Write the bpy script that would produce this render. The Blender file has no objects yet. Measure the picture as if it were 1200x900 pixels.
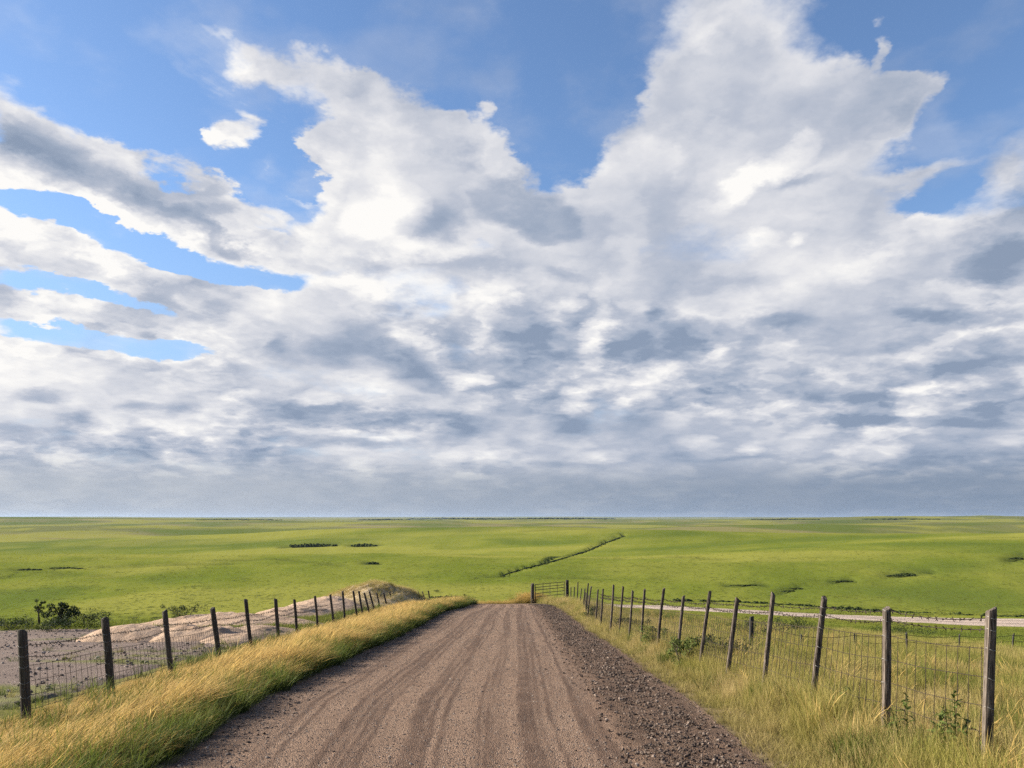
import bpy, bmesh, math, random
import numpy as np
from mathutils import Vector, Matrix, Euler
rad = math.radians
scene = bpy.context.scene
COL = scene.collection

# ------------------------------------------------------------------ camera
F = 933.0                      # focal length in pixels of the 1200 px wide photograph
HORIZ = 607.0                  # row of the horizon there
cam_data = bpy.data.cameras.new("camera")
cam_data.sensor_width = 36.0
cam_data.lens = 36.0 * F / 1200.0
cam_data.shift_y = (HORIZ - 450.0) / 1200.0
cam_data.clip_start = 0.05
cam_data.clip_end = 60000.0
cam = bpy.data.objects.new("camera", cam_data)
COL.objects.link(cam)
cam.location = (0, 0, 0)       # eye height is the origin; the ground lies about 1.7 m below
cam.rotation_euler = (rad(90), 0, 0)
scene.camera = cam

# ------------------------------------------------------------------ exposure
scene.view_settings.view_transform = 'Standard'
scene.view_settings.look = 'None'
scene.view_settings.exposure = 1.4
scene.view_settings.gamma = 1.0
scene.view_settings.use_curve_mapping = False

# ------------------------------------------------------------------ sun
SUN_EL, SUN_AZ = 23.0, -79.0   # degrees; azimuth from the view direction (+Y), negative = left
sun_data = bpy.data.lights.new("sun", 'SUN')
sun_data.energy = 5.0
sun_data.angle = rad(0.5)
sun_data.color = (1.0, 0.93, 0.80)
sun = bpy.data.objects.new("sun", sun_data)
COL.objects.link(sun)
sdir = Vector((math.sin(rad(SUN_AZ)) * math.cos(rad(SUN_EL)), math.cos(rad(SUN_AZ)) * math.cos(rad(SUN_EL)), math.sin(rad(SUN_EL))))
sun.rotation_euler = (-sdir).to_track_quat('-Z', 'Y').to_euler()
sun.location = sdir * 60

# ------------------------------------------------------------------ world: sky and clouds
world = bpy.data.worlds.new("World")
scene.world = world
world.use_nodes = True
world.cycles.sampling_method = 'MANUAL'
world.cycles.sample_map_resolution = 512
wt = world.node_tree
wt.nodes.clear()
def wn(kind, **kw):
    n = wt.nodes.new(kind)
    for k, v in kw.items():
        setattr(n, k, v)
    return n
def wl(a, b):
    wt.links.new(a, b)
def wset(sock, v):
    if isinstance(v, (int, float)) or isinstance(v, (tuple, list)):
        sock.default_value = v
    else:
        wl(v, sock)
def wmath(op, a, b=None, c=None, clamp=False):
    n = wn('ShaderNodeMath', operation=op, use_clamp=clamp)
    wset(n.inputs[0], a)
    if b is not None: wset(n.inputs[1], b)
    if c is not None: wset(n.inputs[2], c)
    return n.outputs[0]
def wvec(op, a, b=None, scale=None):
    n = wn('ShaderNodeVectorMath', operation=op)
    wset(n.inputs[0], a)
    if b is not None: wset(n.inputs[1], b)
    if scale is not None: wset(n.inputs['Scale'], scale)
    return n.outputs['Value'] if op in ('LENGTH', 'DOT_PRODUCT') else n.outputs[0]
def wsmooth(x, lo, hi):
    n = wn('ShaderNodeMapRange', interpolation_type='SMOOTHSTEP')
    wset(n.inputs[0], x); wset(n.inputs[1], lo); wset(n.inputs[2], hi)
    return n.outputs[0]
def wnoise(vec, scale, detail, rough=0.5, lac=2.0, color=False):
    n = wn('ShaderNodeTexNoise')
    wset(n.inputs['Vector'], vec)
    n.inputs['Scale'].default_value = scale
    n.inputs['Detail'].default_value = detail
    n.inputs['Roughness'].default_value = rough
    n.inputs['Lacunarity'].default_value = lac
    return n.outputs['Color'] if color else n.outputs[0]
def wmix(fac, a, b):
    n = wn('ShaderNodeMix', data_type='RGBA')
    wset(n.inputs[0], fac)
    wset(n.inputs[6], a); wset(n.inputs[7], b)
    return n.outputs[2]
tc = wn('ShaderNodeTexCoord')
D = tc.outputs['Generated']
sep = wn('ShaderNodeSeparateXYZ'); wl(D, sep.inputs[0])
DZ = wmath('MAXIMUM', sep.outputs[2], 0.0)
# cloud-layer coordinates: flattened towards the horizon as a real layer is
P = wvec('SCALE', D, scale=wmath('DIVIDE', 1.0, wmath('ADD', DZ, 0.25)))
# warped direction, so that every cloud has an uneven outline
w1 = wvec('SUBTRACT', wnoise(P, 2.2, 2.0, 0.55, color=True), (0.5, 0.5, 0.5))
w2 = wvec('SUBTRACT', wnoise(P, 8.5, 5.0, 0.62, color=True), (0.5, 0.5, 0.5))
wamp = wmath('ADD', wmath('MULTIPLY', DZ, 0.40), 0.030)
warp = wvec('SCALE', wvec('ADD', w1, wvec('SCALE', w2, scale=0.7)), scale=wamp)
flat = wvec('MULTIPLY', warp, (0.62, 0.62, 0.42))
DW = wvec('ADD', D, flat)
def blob_sum(blobs, start, grow):
    acc = start
    for (x, y, rx, ry, roll, amp) in blobs:
        d = Vector(((x - 600) / F, 1.0, (HORIZ - y) / F))
        L = d.length
        d = d / L
        ex = (Vector((1, 0, 0)) - d * d.x).normalized()
        ez = ex.cross(d)
        m = Matrix((ex, d, ez)).transposed() @ Matrix.Rotation(rad(roll), 3, 'Y')
        g = wn('ShaderNodeTexGradient', gradient_type='SPHERICAL')
        wl(DW, g.inputs[0])
        tm = g.texture_mapping
        tm.vector_type = 'TEXTURE'
        tm.translation = d
        tm.rotation = m.to_euler('XYZ')
        tm.scale = (rx * grow / F / L, 8.0, ry * grow / F / L)
        acc = wmath('MULTIPLY_ADD', g.outputs[1], amp, acc)
    return acc
# x, y, rx, ry (photo pixels, about half the visible size), roll (degrees, clockwise), amount
COVER = [
 # great cloud on the right
 (860,40,110,80,0,1.2),(800,110,60,70,0,.7),(905,150,130,90,0,1.4),(1000,120,75,55,10,1.0),(1060,85,38,22,-20,.9),(830,220,110,70,0,1.2),
 (760,190,50,60,0,.7),(960,250,120,70,0,1.2),(1075,200,60,14,-20,1.0),(1180,200,45,40,0,1.0),(1120,290,100,40,0,1.2),(1017,42,16,20,0,.65),
 (700,260,60,40,0,1.0),(1190,300,60,60,0,1.0),
 (430,340,110,40,0,.9),(400,400,140,30,0,.7),(600,440,160,40,0,.6),(1080,440,160,50,0,.7),(900,420,140,40,0,.4),(640,325,90,40,0,.8),(760,320,120,50,0,.9),(560,330,80,40,0,.6),(700,240,50,40,0,.7),(900,330,120,50,0,.6),
 # middle cloud
 (330,72,45,26,10,1.1),(400,105,60,38,20,1.2),(470,150,75,50,20,1.3),(560,190,75,50,25,1.3),(610,240,65,50,20,1.3),(430,190,90,50,0,1.3),
 (480,260,110,60,0,1.5),(380,290,60,26,0,1.0),(580,128,24,15,0,.65),(372,182,38,22,-25,.9),
 # long streak on the left
 (20,120,60,45,30,1.3),(20,195,90,40,12,1.5),(100,190,90,42,28,1.3),(170,235,110,28,22,1.5),(245,262,100,22,24,1.5),(315,290,60,14,24,1.3),(150,170,60,18,33,.8),(260,235,70,12,28,.9),
 (255,168,40,20,0,1.3),(295,150,16,16,0,.7),(225,150,8,22,0,.6),
 # second streak
 (30,280,70,17,14,1.3),(110,310,90,20,12,1.4),(210,340,90,20,14,1.5),(290,365,80,22,10,1.4),(15,365,35,14,10,1.0),(150,383,70,13,8,1.3),(230,392,60,9,4,1.0),
 # wisps
 (640,30,60,8,5,.25),(520,25,40,8,0,.3),(300,30,60,8,0,.25),
 # clear gaps
 (60,245,85,22,16,-1.7),(160,280,85,20,17,-1.7),(260,312,80,19,15,-1.8),(325,328,42,15,5,-1.3),(70,338,95,21,8,-1.8),(170,362,60,10,8,-1.1),(60,392,85,17,6,-1.6),(190,412,85,14,3,-1.8),(190,125,50,30,10,-.6),(330,205,26,35,0,-1.2),
 (645,100,50,65,0,-1.5),(715,30,30,60,0,-.9),(1150,100,45,60,0,-1.4),(1090,232,50,16,-12,-1.1),(1180,40,40,60,0,-.5),(820,205,14,10,0,-.5),(760,90,14,40,0,-.3),
]
SHADE = [   # positive = in shade, negative = sunlit
 (30,150,60,26,25,1.0),(110,200,120,22,24,1.0),(210,255,100,14,24,1.1),(280,282,50,7,24,.8),(20,215,60,14,14,-.5),(140,255,110,9,22,-.6),
 (430,150,26,30,0,.35),(520,150,30,40,0,.35),(448,250,42,40,0,-1.9),(430,275,28,26,0,-1.3),(500,300,50,12,0,-1.3),(512,268,42,22,0,1.1),(565,250,55,25,0,.8),(632,236,48,36,20,2.0),(655,262,34,20,0,1.3),
 (560,318,60,14,0,.7),(450,318,60,12,0,.6),(480,340,70,14,0,-.7),(380,330,60,12,10,-.4),
 (690,358,40,18,-18,2.1),(762,356,15,12,-35,1.5),(665,325,28,10,0,.9),(628,388,55,36,15,2.1),(600,372,40,20,0,.7),(780,400,66,30,0,2.0),(700,385,14,55,0,-1.8),(735,300,24,60,0,-.6),
 (890,188,46,18,-22,-2.0),(845,215,34,18,-40,-1.5),(930,202,45,11,-6,1.0),(885,285,28,14,-30,-1.1),(935,278,14,8,-30,-1.1),(870,120,60,30,0,.3),(800,250,40,50,0,.35),(770,180,26,24,-40,-.6),(980,180,30,20,0,-.3),
 (880,150,160,60,0,.25),(1000,270,100,40,0,.5),
 (1175,310,36,22,-30,1.6),(1195,245,22,18,-30,1.3),(1150,335,36,10,0,-1.0),(1130,365,70,14,4,1.5),(1060,362,40,12,0,.7),(925,382,34,11,0,1.2),(880,330,80,10,0,.5),(1040,405,80,14,0,.7),(1110,400,50,7,-18,-.9),
 (1150,425,70,14,-4,1.6),(1010,463,60,9,0,1.3),(1080,490,120,7,0,1.4),(1020,490,50,8,0,.8),(1150,470,60,14,0,.9),(920,455,50,12,0,.7),(840,420,14,8,0,-1.2),(1070,455,30,10,0,-.9),
 (400,412,36,18,0,1.2),(330,405,14,16,0,.9),(480,432,50,18,16,1.5),(430,395,50,14,16,.6),(545,443,22,12,-10,-2.2),(500,405,60,8,14,-.5),
 (450,490,110,14,5,1.5),(370,480,60,16,5,.9),(420,515,110,7,0,.9),(540,500,50,14,0,1.0),(288,463,20,7,0,-1.3),(370,470,20,7,0,-1.0),(440,455,60,7,8,-.8),(525,502,18,4,0,-1.0),
 (50,465,26,9,0,1.2),(85,488,22,8,0,1.0),(158,474,26,8,0,1.2),(212,476,24,10,0,1.1),(8,505,16,13,0,1.1),(120,528,60,7,0,.8),(210,530,70,7,0,.7),(40,440,60,10,0,-.3),
 (670,500,40,16,0,1.0),(640,487,30,7,0,.8),(745,498,34,16,0,.9),(615,515,30,8,0,.6),(700,545,80,7,0,.5),(680,455,14,16,0,-.9),(740,465,26,8,0,-.7),(700,535,26,6,0,-.7),
 (815,517,26,9,0,-1.2),(880,525,14,9,0,-1.2),(950,510,30,11,-20,-1.0),(1040,530,24,13,-20,-1.3),(980,527,14,5,0,-1.1),(880,537,90,5,0,.8),(830,457,20,4,0,.8),(1180,530,60,10,0,.6),(880,470,40,10,0,-.3),
 (1180,510,30,6,0,-.8),(960,420,60,7,0,-.3),
]
fb = wnoise(P, 1.7, 6.0, 0.52)                       # broad structure of the layer
fb2 = wnoise(wvec('ADD', P, (7.3, 2.1, 4.4)), 4.6, 6.0, 0.55)
# heaped puffs: fractal cells seen twice, the second time a little towards the sun, so that each puff
# is light on its sunward side and shaded on the other
Pw = wvec('ADD', P, wvec('SCALE', w2, scale=0.16))
def puffs(vec, scale, detail, rough):
    v = wn('ShaderNodeTexVoronoi', feature='F1', normalize=True)
    wl(vec, v.inputs['Vector'])
    v.inputs['Scale'].default_value = scale; v.inputs['Detail'].default_value = detail; v.inputs['Roughness'].default_value = rough
    return wmath('SUBTRACT', 0.5, v.outputs['Distance'])
bil = puffs(Pw, 2.9, 3.4, 0.58)
bilL = puffs(wvec('ADD', Pw, (-0.062, -0.01, 0.050)), 2.9, 3.4, 0.58)
relief = wmath('SUBTRACT', bil, bilL)
fine = wnoise(P, 19.0, 4.0, 0.6)

base = wn('ShaderNodeValToRGB')                       # mean cover by height: closed low down, broken above
wl(DZ, base.inputs[0])
cr = base.color_ramp
cr.elements[0].position = 0.0; cr.elements[0].color = (1.3, 1.3, 1.3, 1)
cr.elements[1].position = 0.42; cr.elements[1].color = (0.10, 0.10, 0.10, 1)
e = cr.elements.new(0.19); e.color = (1.12, 1.12, 1.12, 1)
e = cr.elements.new(0.31); e.color = (0.55, 0.55, 0.55, 1)
scene.cycles.use_denoising = False
cov = blob_sum(COVER, wmath('ADD', base.outputs[0], wmath('MULTIPLY', wmath('SUBTRACT', fb, 0.5), 0.7)), 1.12)
cov = wmath('ADD', cov, wmath('MULTIPLY', wmath('SUBTRACT', fb2, 0.5), 0.9))
cov = wmath('ADD', cov, wmath('MULTIPLY', bil, 0.55))
cov = wmath('ADD', cov, wmath('MULTIPLY', wmath('SUBTRACT', fine, 0.5), 0.45))
# streets of cloud on the left, drawn out along the wind
rot_ = wn('ShaderNodeVectorRotate', rotation_type='Z_AXIS'); wl(wvec('ADD', P, wvec('SCALE', w1, scale=0.10)), rot_.inputs['Vector']); rot_.inputs['Angle'].default_value = rad(-52)
street = wnoise(wvec('MULTIPLY', rot_.outputs[0], (0.28, 1.7, 1.0)), 3.4, 6.0, 0.58)
stw = wmath('MULTIPLY', wsmooth(sep.outputs[0], -0.08, -0.34), wsmooth(DZ, 0.10, 0.22))
cov = wmath('ADD', cov, wmath('MULTIPLY', wmath('MULTIPLY', wmath('SUBTRACT', street, 0.5), stw), 1.9))
# edges are crisp in some places and torn into veils in others
soft = wmath('ADD', wmath('MULTIPLY', wsmooth(wnoise(wvec('ADD', P, (1.7, 8.8, 0.3)), 2.1, 2.0, 0.5), 0.40, 0.62), 0.70), 0.34)
alpha = wsmooth(cov, 0.36, wmath('ADD', soft, 0.36))
veil = wmath('MULTIPLY', wsmooth(cov, -0.55, 0.55), wmath('MULTIPLY', wsmooth(fb2, 0.46, 0.66), 0.22))
alpha = wmath('MAXIMUM', alpha, veil)
thick = wsmooth(cov, 0.55, 1.6)
shd = blob_sum(SHADE, 0.0, 1.3)
# a shade value: 0 = sunlit, 1 = deep shade
relief2 = wmath('SUBTRACT', fb, wnoise(wvec('ADD', P, (-0.16, 0.05, 0.16)), 1.7, 4.0, 0.52))
shd2 = wmath('ADD', shd, wmath('ADD', wmath('MULTIPLY', wmath('SUBTRACT', fb2, 0.5), 1.6), wmath('MULTIPLY', bil, 0.7)))
heapy = wmath('ADD', wmath('MULTIPLY', wsmooth(wnoise(wvec('ADD', P, (3.7, 1.8, 5.3)), 1.6, 1.0, 0.5), 0.38, 0.60), 0.75), 0.35)
sv = wmath('ADD', wmath('MULTIPLY', wsmooth(shd2, 0.0, 1.35), 0.58), 0.37)
sv = wmath('ADD', sv, wmath('MULTIPLY', wmath('MINIMUM', shd, 0.0), 0.36))
sv = wmath('ADD', sv, wmath('MULTIPLY', wmath('MULTIPLY', relief, heapy), -4.0))
sv = wmath('ADD', sv, wmath('MULTIPLY', relief2, -1.2))
sv = wmath('ADD', sv, wmath('MULTIPLY', wmath('SUBTRACT', fb, 0.5), 0.62))
sv = wmath('ADD', sv, wmath('MULTIPLY', wmath('MULTIPLY', wmath('SUBTRACT', street, 0.5), stw), -1.1))
sv = wmath('ADD', sv, wmath('MULTIPLY', wmath('SUBTRACT', fine, 0.5), -0.22))
sv = wmath('SUBTRACT', sv, wmath('MULTIPLY', bil, 0.20))
sv = wmath('SUBTRACT', sv, wmath('MULTIPLY', wmath('SUBTRACT', 1.0, thick), 0.08))
# more shade away from the sun (to the right), and in the lower sky
sv = wmath('ADD', sv, wmath('MULTIPLY', sep.outputs[0], 0.22))
low = wsmooth(DZ, 0.34, 0.05)
sv = wmath('ADD', sv, wmath('MULTIPLY', low, 0.17))
sv = wmath('MULTIPLY_ADD', sv, 0.79, 0.062)
ramp = wn('ShaderNodeValToRGB')
wl(sv, ramp.inputs[0])
cr = ramp.color_ramp
cr.elements[0].position = 0.0; cr.elements[0].color = (1.09, 1.07, 1.04, 1)
cr.elements[1].position = 1.0; cr.elements[1].color = (0.29, 0.365, 0.50, 1)
e = cr.elements.new(0.28); e.color = (0.80, 0.81, 0.86, 1)
e = cr.elements.new(0.55); e.color = (0.54, 0.585, 0.69, 1)
e = cr.elements.new(0.80); e.color = (0.39, 0.46, 0.59, 1)
cloud = ramp.outputs[0]
CL = 6.9
cloud = wvec('SCALE', cloud, scale=CL)
sky = wn('ShaderNodeTexSky', sky_type='NISHITA')
sky.sun_disc = False
sky.sun_elevation = rad(SUN_EL)
sky.sun_rotation = rad(SUN_AZ)
sky.altitude = 400
sky.air_density = 1.0
sky.dust_density = 0.4
sky.ozone_density = 1.6
skyc = wvec('MULTIPLY', sky.outputs[0], (1.16, 1.30, 1.50))
skyc = wmix(wmath('MULTIPLY', wsmooth(DZ, 0.36, 0.10), 0.55), skyc, (0.40 * CL, 0.56 * CL, 0.80 * CL, 1))   # paler towards the horizon
mixed = wmix(alpha, skyc, cloud)
# distant rain haze under the cloud base, above the horizon
hz = wsmooth(wmath('ADD', DZ, wmath('MULTIPLY', wmath('SUBTRACT', fb, 0.5), 0.02)), 0.085, 0.035)
hcol = wmix(wsmooth(sep.outputs[0], -0.5, 0.45), (0.485 * CL, 0.53 * CL, 0.60 * CL, 1), (0.235 * CL, 0.305 * CL, 0.415 * CL, 1))
mixed = wmix(wmath('MULTIPLY', hz, 0.86), mixed, hcol)
bg = wn('ShaderNodeBackground')
wl(mixed, bg.inputs[0])
bg.inputs[1].default_value = 0.05
wo = wn('ShaderNodeOutputWorld')
wl(bg.outputs[0], wo.inputs[0])

# ------------------------------------------------------------------ helpers
rng = np.random.default_rng(7)
R = random.Random(11)
_perm = np.random.default_rng(3).permutation(512)
_perm = np.concatenate([_perm, _perm])
_ga = np.random.default_rng(4).uniform(0, 2 * math.pi, 512)
_gx, _gy = np.cos(_ga), np.sin(_ga)
def noise2(x, y):
    x = np.asarray(x, float); y = np.asarray(y, float)
    xi = np.floor(x).astype(int); yi = np.floor(y).astype(int)
    xf = x - xi; yf = y - yi
    xi &= 511; yi &= 511
    u = xf * xf * xf * (xf * (xf * 6 - 15) + 10); v = yf * yf * yf * (yf * (yf * 6 - 15) + 10)
    def g(ix, iy, dx, dy):
        h = _perm[_perm[ix & 511] + (iy & 511)]
        return _gx[h] * dx + _gy[h] * dy
    a = g(xi, yi, xf, yf); b = g(xi + 1, yi, xf - 1, yf)
    c = g(xi, yi + 1, xf, yf - 1); d = g(xi + 1, yi + 1, xf - 1, yf - 1)
    return (a + u * (b - a)) * (1 - v) + (c + u * (d - c)) * v
def fbm(x, y, o=4, rough=0.5):
    s = 0; a = 1.0; t = 0
    for k in range(o):
        s = s + a * noise2(x * 2 ** k + 17.3 * k, y * 2 ** k - 9.1 * k); t += a; a *= rough
    return s / t
def sstep(x, lo, hi):
    t = np.clip((np.asarray(x, float) - lo) / (hi - lo), 0, 1)
    return t * t * (3 - 2 * t)

def tag(o, label=None, cat=None, group=None, kind=None):
    if label: o['label'] = label
    if cat: o['category'] = cat
    if group: o['group'] = group
    if kind: o['kind'] = kind
    return o
def link(name, me, mat=None, parent=None, loc=None):
    o = bpy.data.objects.new(name, me)
    COL.objects.link(o)
    if mat is not None and me is not None and not me.materials:
        me.materials.append(mat)
    if parent is not None: o.parent = parent
    if loc is not None: o.location = loc
    return o
def empty(name, loc):
    o = bpy.data.objects.new(name, None)
    COL.objects.link(o); o.location = loc; o.empty_display_size = 0.2
    return o
def mesh_np(name, co, faces, smooth=True):
    """faces: (n,4) or (n,3) int array"""
    me = bpy.data.meshes.new(name)
    co = np.asarray(co, np.float32); faces = np.asarray(faces, np.int32)
    k = faces.shape[1]
    me.vertices.add(len(co)); me.vertices.foreach_set('co', co.ravel())
    me.loops.add(faces.size); me.loops.foreach_set('vertex_index', faces.ravel())
    me.polygons.add(len(faces))
    me.polygons.foreach_set('loop_start', np.arange(0, faces.size, k, dtype=np.int32))
    me.polygons.foreach_set('loop_total', np.full(len(faces), k, np.int32))
    me.update(calc_edges=True)
    if smooth: me.polygons.foreach_set('use_smooth', np.ones(len(faces), bool))
    return me
def fattr(me, name, vals):
    a = me.attributes.new(name, 'FLOAT', 'POINT')
    a.data.foreach_set('value', np.asarray(vals, np.float32).ravel())
def grid_faces(nr, nc, wrap=False):
    i = np.arange(nr - 1)[:, None]; j = np.arange(nc if wrap else nc - 1)[None, :]
    a = i * nc + j; b = i * nc + (j + 1) % nc
    return np.stack([a, b, b + nc, a + nc], -1).reshape(-1, 4)

# ------------------------------------------------------------------ lie of the land
L_Y = [-30, 3, 7.5, 12, 25, 40, 46, 51, 57, 61, 66, 71, 80]
R_Y = [-30, 3, 7.5, 12, 25, 40, 46, 51, 55, 59, 63, 68, 80]
L_X = [-3.0, -3.0, -3.25, -3.8, -4.0, -4.0, -3.8, -3.0, -2.5, -3.0, -6.5, -11, -19]
R_X = [2.2, 2.2, 2.43, 2.75, 3.05, 3.15, 3.05, 2.8, 2.4, 1.0, -1.5, -6.0, -14]
def road_l(Y): return np.interp(Y, L_Y, L_X)
def road_r(Y): return np.interp(Y, R_Y, R_X)
def fence_l(Y): return np.interp(Y, [0, 10, 12.6, 15.5, 19, 25, 32, 44, 55, 66], [-5.8, -6.13, -6.35, -6.6, -7.0, -7.55, -7.9, -8.3, -8.0, -7.0])
def fence_r(Y): return np.interp(Y, [0, 6, 30, 38, 50, 59], [3.9, 3.9, 3.8, 3.85, 4.35, 4.4])
# lower road on the right, as a centre line in plan
LOWER = np.array([(16, 93.0), (19, 86), (24, 80.5), (32, 76.5), (42, 71.5), (54, 66.5), (70, 61), (90, 55), (120, 47)])
def lower_dist(X, Y):
    X = np.asarray(X, float); Y = np.asarray(Y, float)
    best = np.full(np.broadcast(X, Y).shape, 1e9)
    for (ax, ay), (bx, by) in zip(LOWER[:-1], LOWER[1:]):
        dx, dy = bx - ax, by - ay
        t = np.clip(((X - ax) * dx + (Y - ay) * dy) / (dx * dx + dy * dy), 0, 1)
        best = np.minimum(best, np.hypot(X - ax - t * dx, Y - ay - t * dy))
    return best
def lower_hw(X): return 11.0 + 2.5 * np.clip(1 - (np.asarray(X, float) - 16) / 16.0, 0, 1)
HILLS = [  # x, y, rx, ry, turn, height
 (210, 300, 190, 75, 12, 7.5), (330, 420, 200, 120, 0, 6), (60, 470, 190, 110, -6, 8.5), (-60, 300, 120, 60, 4, 3.0), (-230, 330, 160, 70, -8, 5.0),
 (-150, 560, 220, 90, 0, 7.0), (180, 760, 300, 120, 8, 8.0), (-420, 800, 320, 120, -5, 9), (620, 900, 400, 150, 0, 11), (0, 1250, 500, 160, 0, 8),
 (-900, 1500, 700, 240, 0, 12), (900, 1700, 700, 260, 4, 13), (120, 2300, 800, 260, 0, 8), (-1500, 3000, 1200, 400, 0, 10), (1800, 3200, 1300, 420, 0, 12),
 (0, 4800, 1700, 500, 0, 9), (-3200, 6200, 2600, 700, 0, 12), (3400, 6000, 1300, 600, 0, 14), (300, 8200, 5200, 800, 0, 13), (5350, 9000, 330, 300, 0, 24), (-5200, 10500, 2600, 500, 0, 14), (2600, 11000, 1500, 500, 0, 10)]
GULLY = [(585, 674), (612, 666), (640, 659), (668, 651), (690, 644), (705, 637), (722, 629), (733, 626)]
def H0(X, Y):
    X = np.asarray(X, float); Y = np.asarray(Y, float)
    r = np.hypot(X, Y)
    Yc = np.maximum(Y, -25)
    near = -1.7 - 0.089 * Yc
    near = near + 0.60 * np.exp(-((Yc - 56) / 15.0) ** 2) * sstep(-X, -9, -3) * sstep(X, -30, -10)
    near = near - 1.3 * sstep(X, 5, 44)
    near = near - 2.8 * sstep(Yc, 37, 66) * sstep(-X, 12, 20)
    near = near + 0.10 * fbm(X / 5.0, Y / 5.0, 3) * sstep(r, 3, 12)
    far = -22.5 + 4.0 * fbm(X / 230.0 + 3.1, Y / 150.0, 4) * sstep(r, 90, 300) + 9.0 * fbm(X / 1500.0, Y / 800.0, 3) * sstep(r, 500, 2500)
    far = far + 7.0 * sstep(r, 700, 2200) + 8.0 * sstep(r, 2500, 9000)
    for (hx, hy, rx, ry, a, h) in HILLS:
        c, s = math.cos(rad(a)), math.sin(rad(a))
        dx, dy = X - hx, Y - hy
        far = far + 1.5 * h * np.exp(-(((c * dx + s * dy) / rx) ** 2 + ((-s * dx + c * dy) / ry) ** 2))
    far = far + 0.5 * fbm(X / 16.0, Y / 16.0, 3) * sstep(r, 60, 120)
    k = sstep(Yc + 0.15 * np.abs(X), 95, 230)
    side = sstep(np.abs(X), 60, 160)
    k = np.maximum(k, side * sstep(Yc, -40, 60))
    z = near * (1 - k) + far * k
    # roadside bank left of the road
    e = road_l(Y) - X
    z = z + 0.16 * sstep(e, 0.1, 0.8) * sstep(-e, -2.6, -1.4) * sstep(Y, 12, 24) * sstep(-Y, -72, -60)
    z = z + 0.10 * sstep(X - road_r(Y), 0.2, 1.0) * sstep(-Y, -64, -52)
    return z
def road_mask(X, Y, m=0.0):
    """1 inside the road, 0 outside; m pulls the edge inwards"""
    return sstep(X - road_l(Y), m, m + 0.35) * sstep(road_r(Y) - X, m, m + 0.35) * sstep(-Y, -76, -74)
def yard_mask(X, Y, m=0.0):
    back = 33.5 + 1.5 * fbm(X / 6.0, X * 0 + 2.2, 2) * 2 - 0.03 * (X + 10)
    return sstep(fence_l(Y) - 0.5 - X, m, m + 0.8) * sstep(Y - 10.4, m, m + 1.5) * sstep(back - Y, m, m + 1.2) * sstep(X, -75, -70)
def H(X, Y):
    z = H0(X, Y)
    z = z - 0.16 * road_mask(X, Y, 0.15)
    z = z - 0.12 * yard_mask(X, Y, 0.2)
    z = z - 0.45 * sstep(lower_hw(X) - lower_dist(X, Y), 0.5, 1.3)
    return z
def hz_(x, y): return float(H0(np.array([x]), np.array([y]))[0])
_marchY = np.exp(np.linspace(math.log(5), math.log(9500), 2600))
def pix(px, py):
    """where the sight line through photograph pixel (px, py) meets the land"""
    t = (px - 600) / F; s = (HORIZ - py) / F
    d = _marchY * s - H0(_marchY * t, _marchY)
    k = np.argmax(d < 0)
    if not (d < 0).any(): k = len(_marchY) - 1
    Y = _marchY[k]
    if k > 0:
        Y = _marchY[k - 1] + (_marchY[k] - _marchY[k - 1]) * d[k - 1] / (d[k - 1] - d[k] + 1e-9)
    return Vector((Y * t, Y, float(H0(np.array([Y * t]), np.array([Y]))[0])))
# cut the gully that runs up the far slope
gpts = [pix(a, b) for a, b in GULLY]

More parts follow.
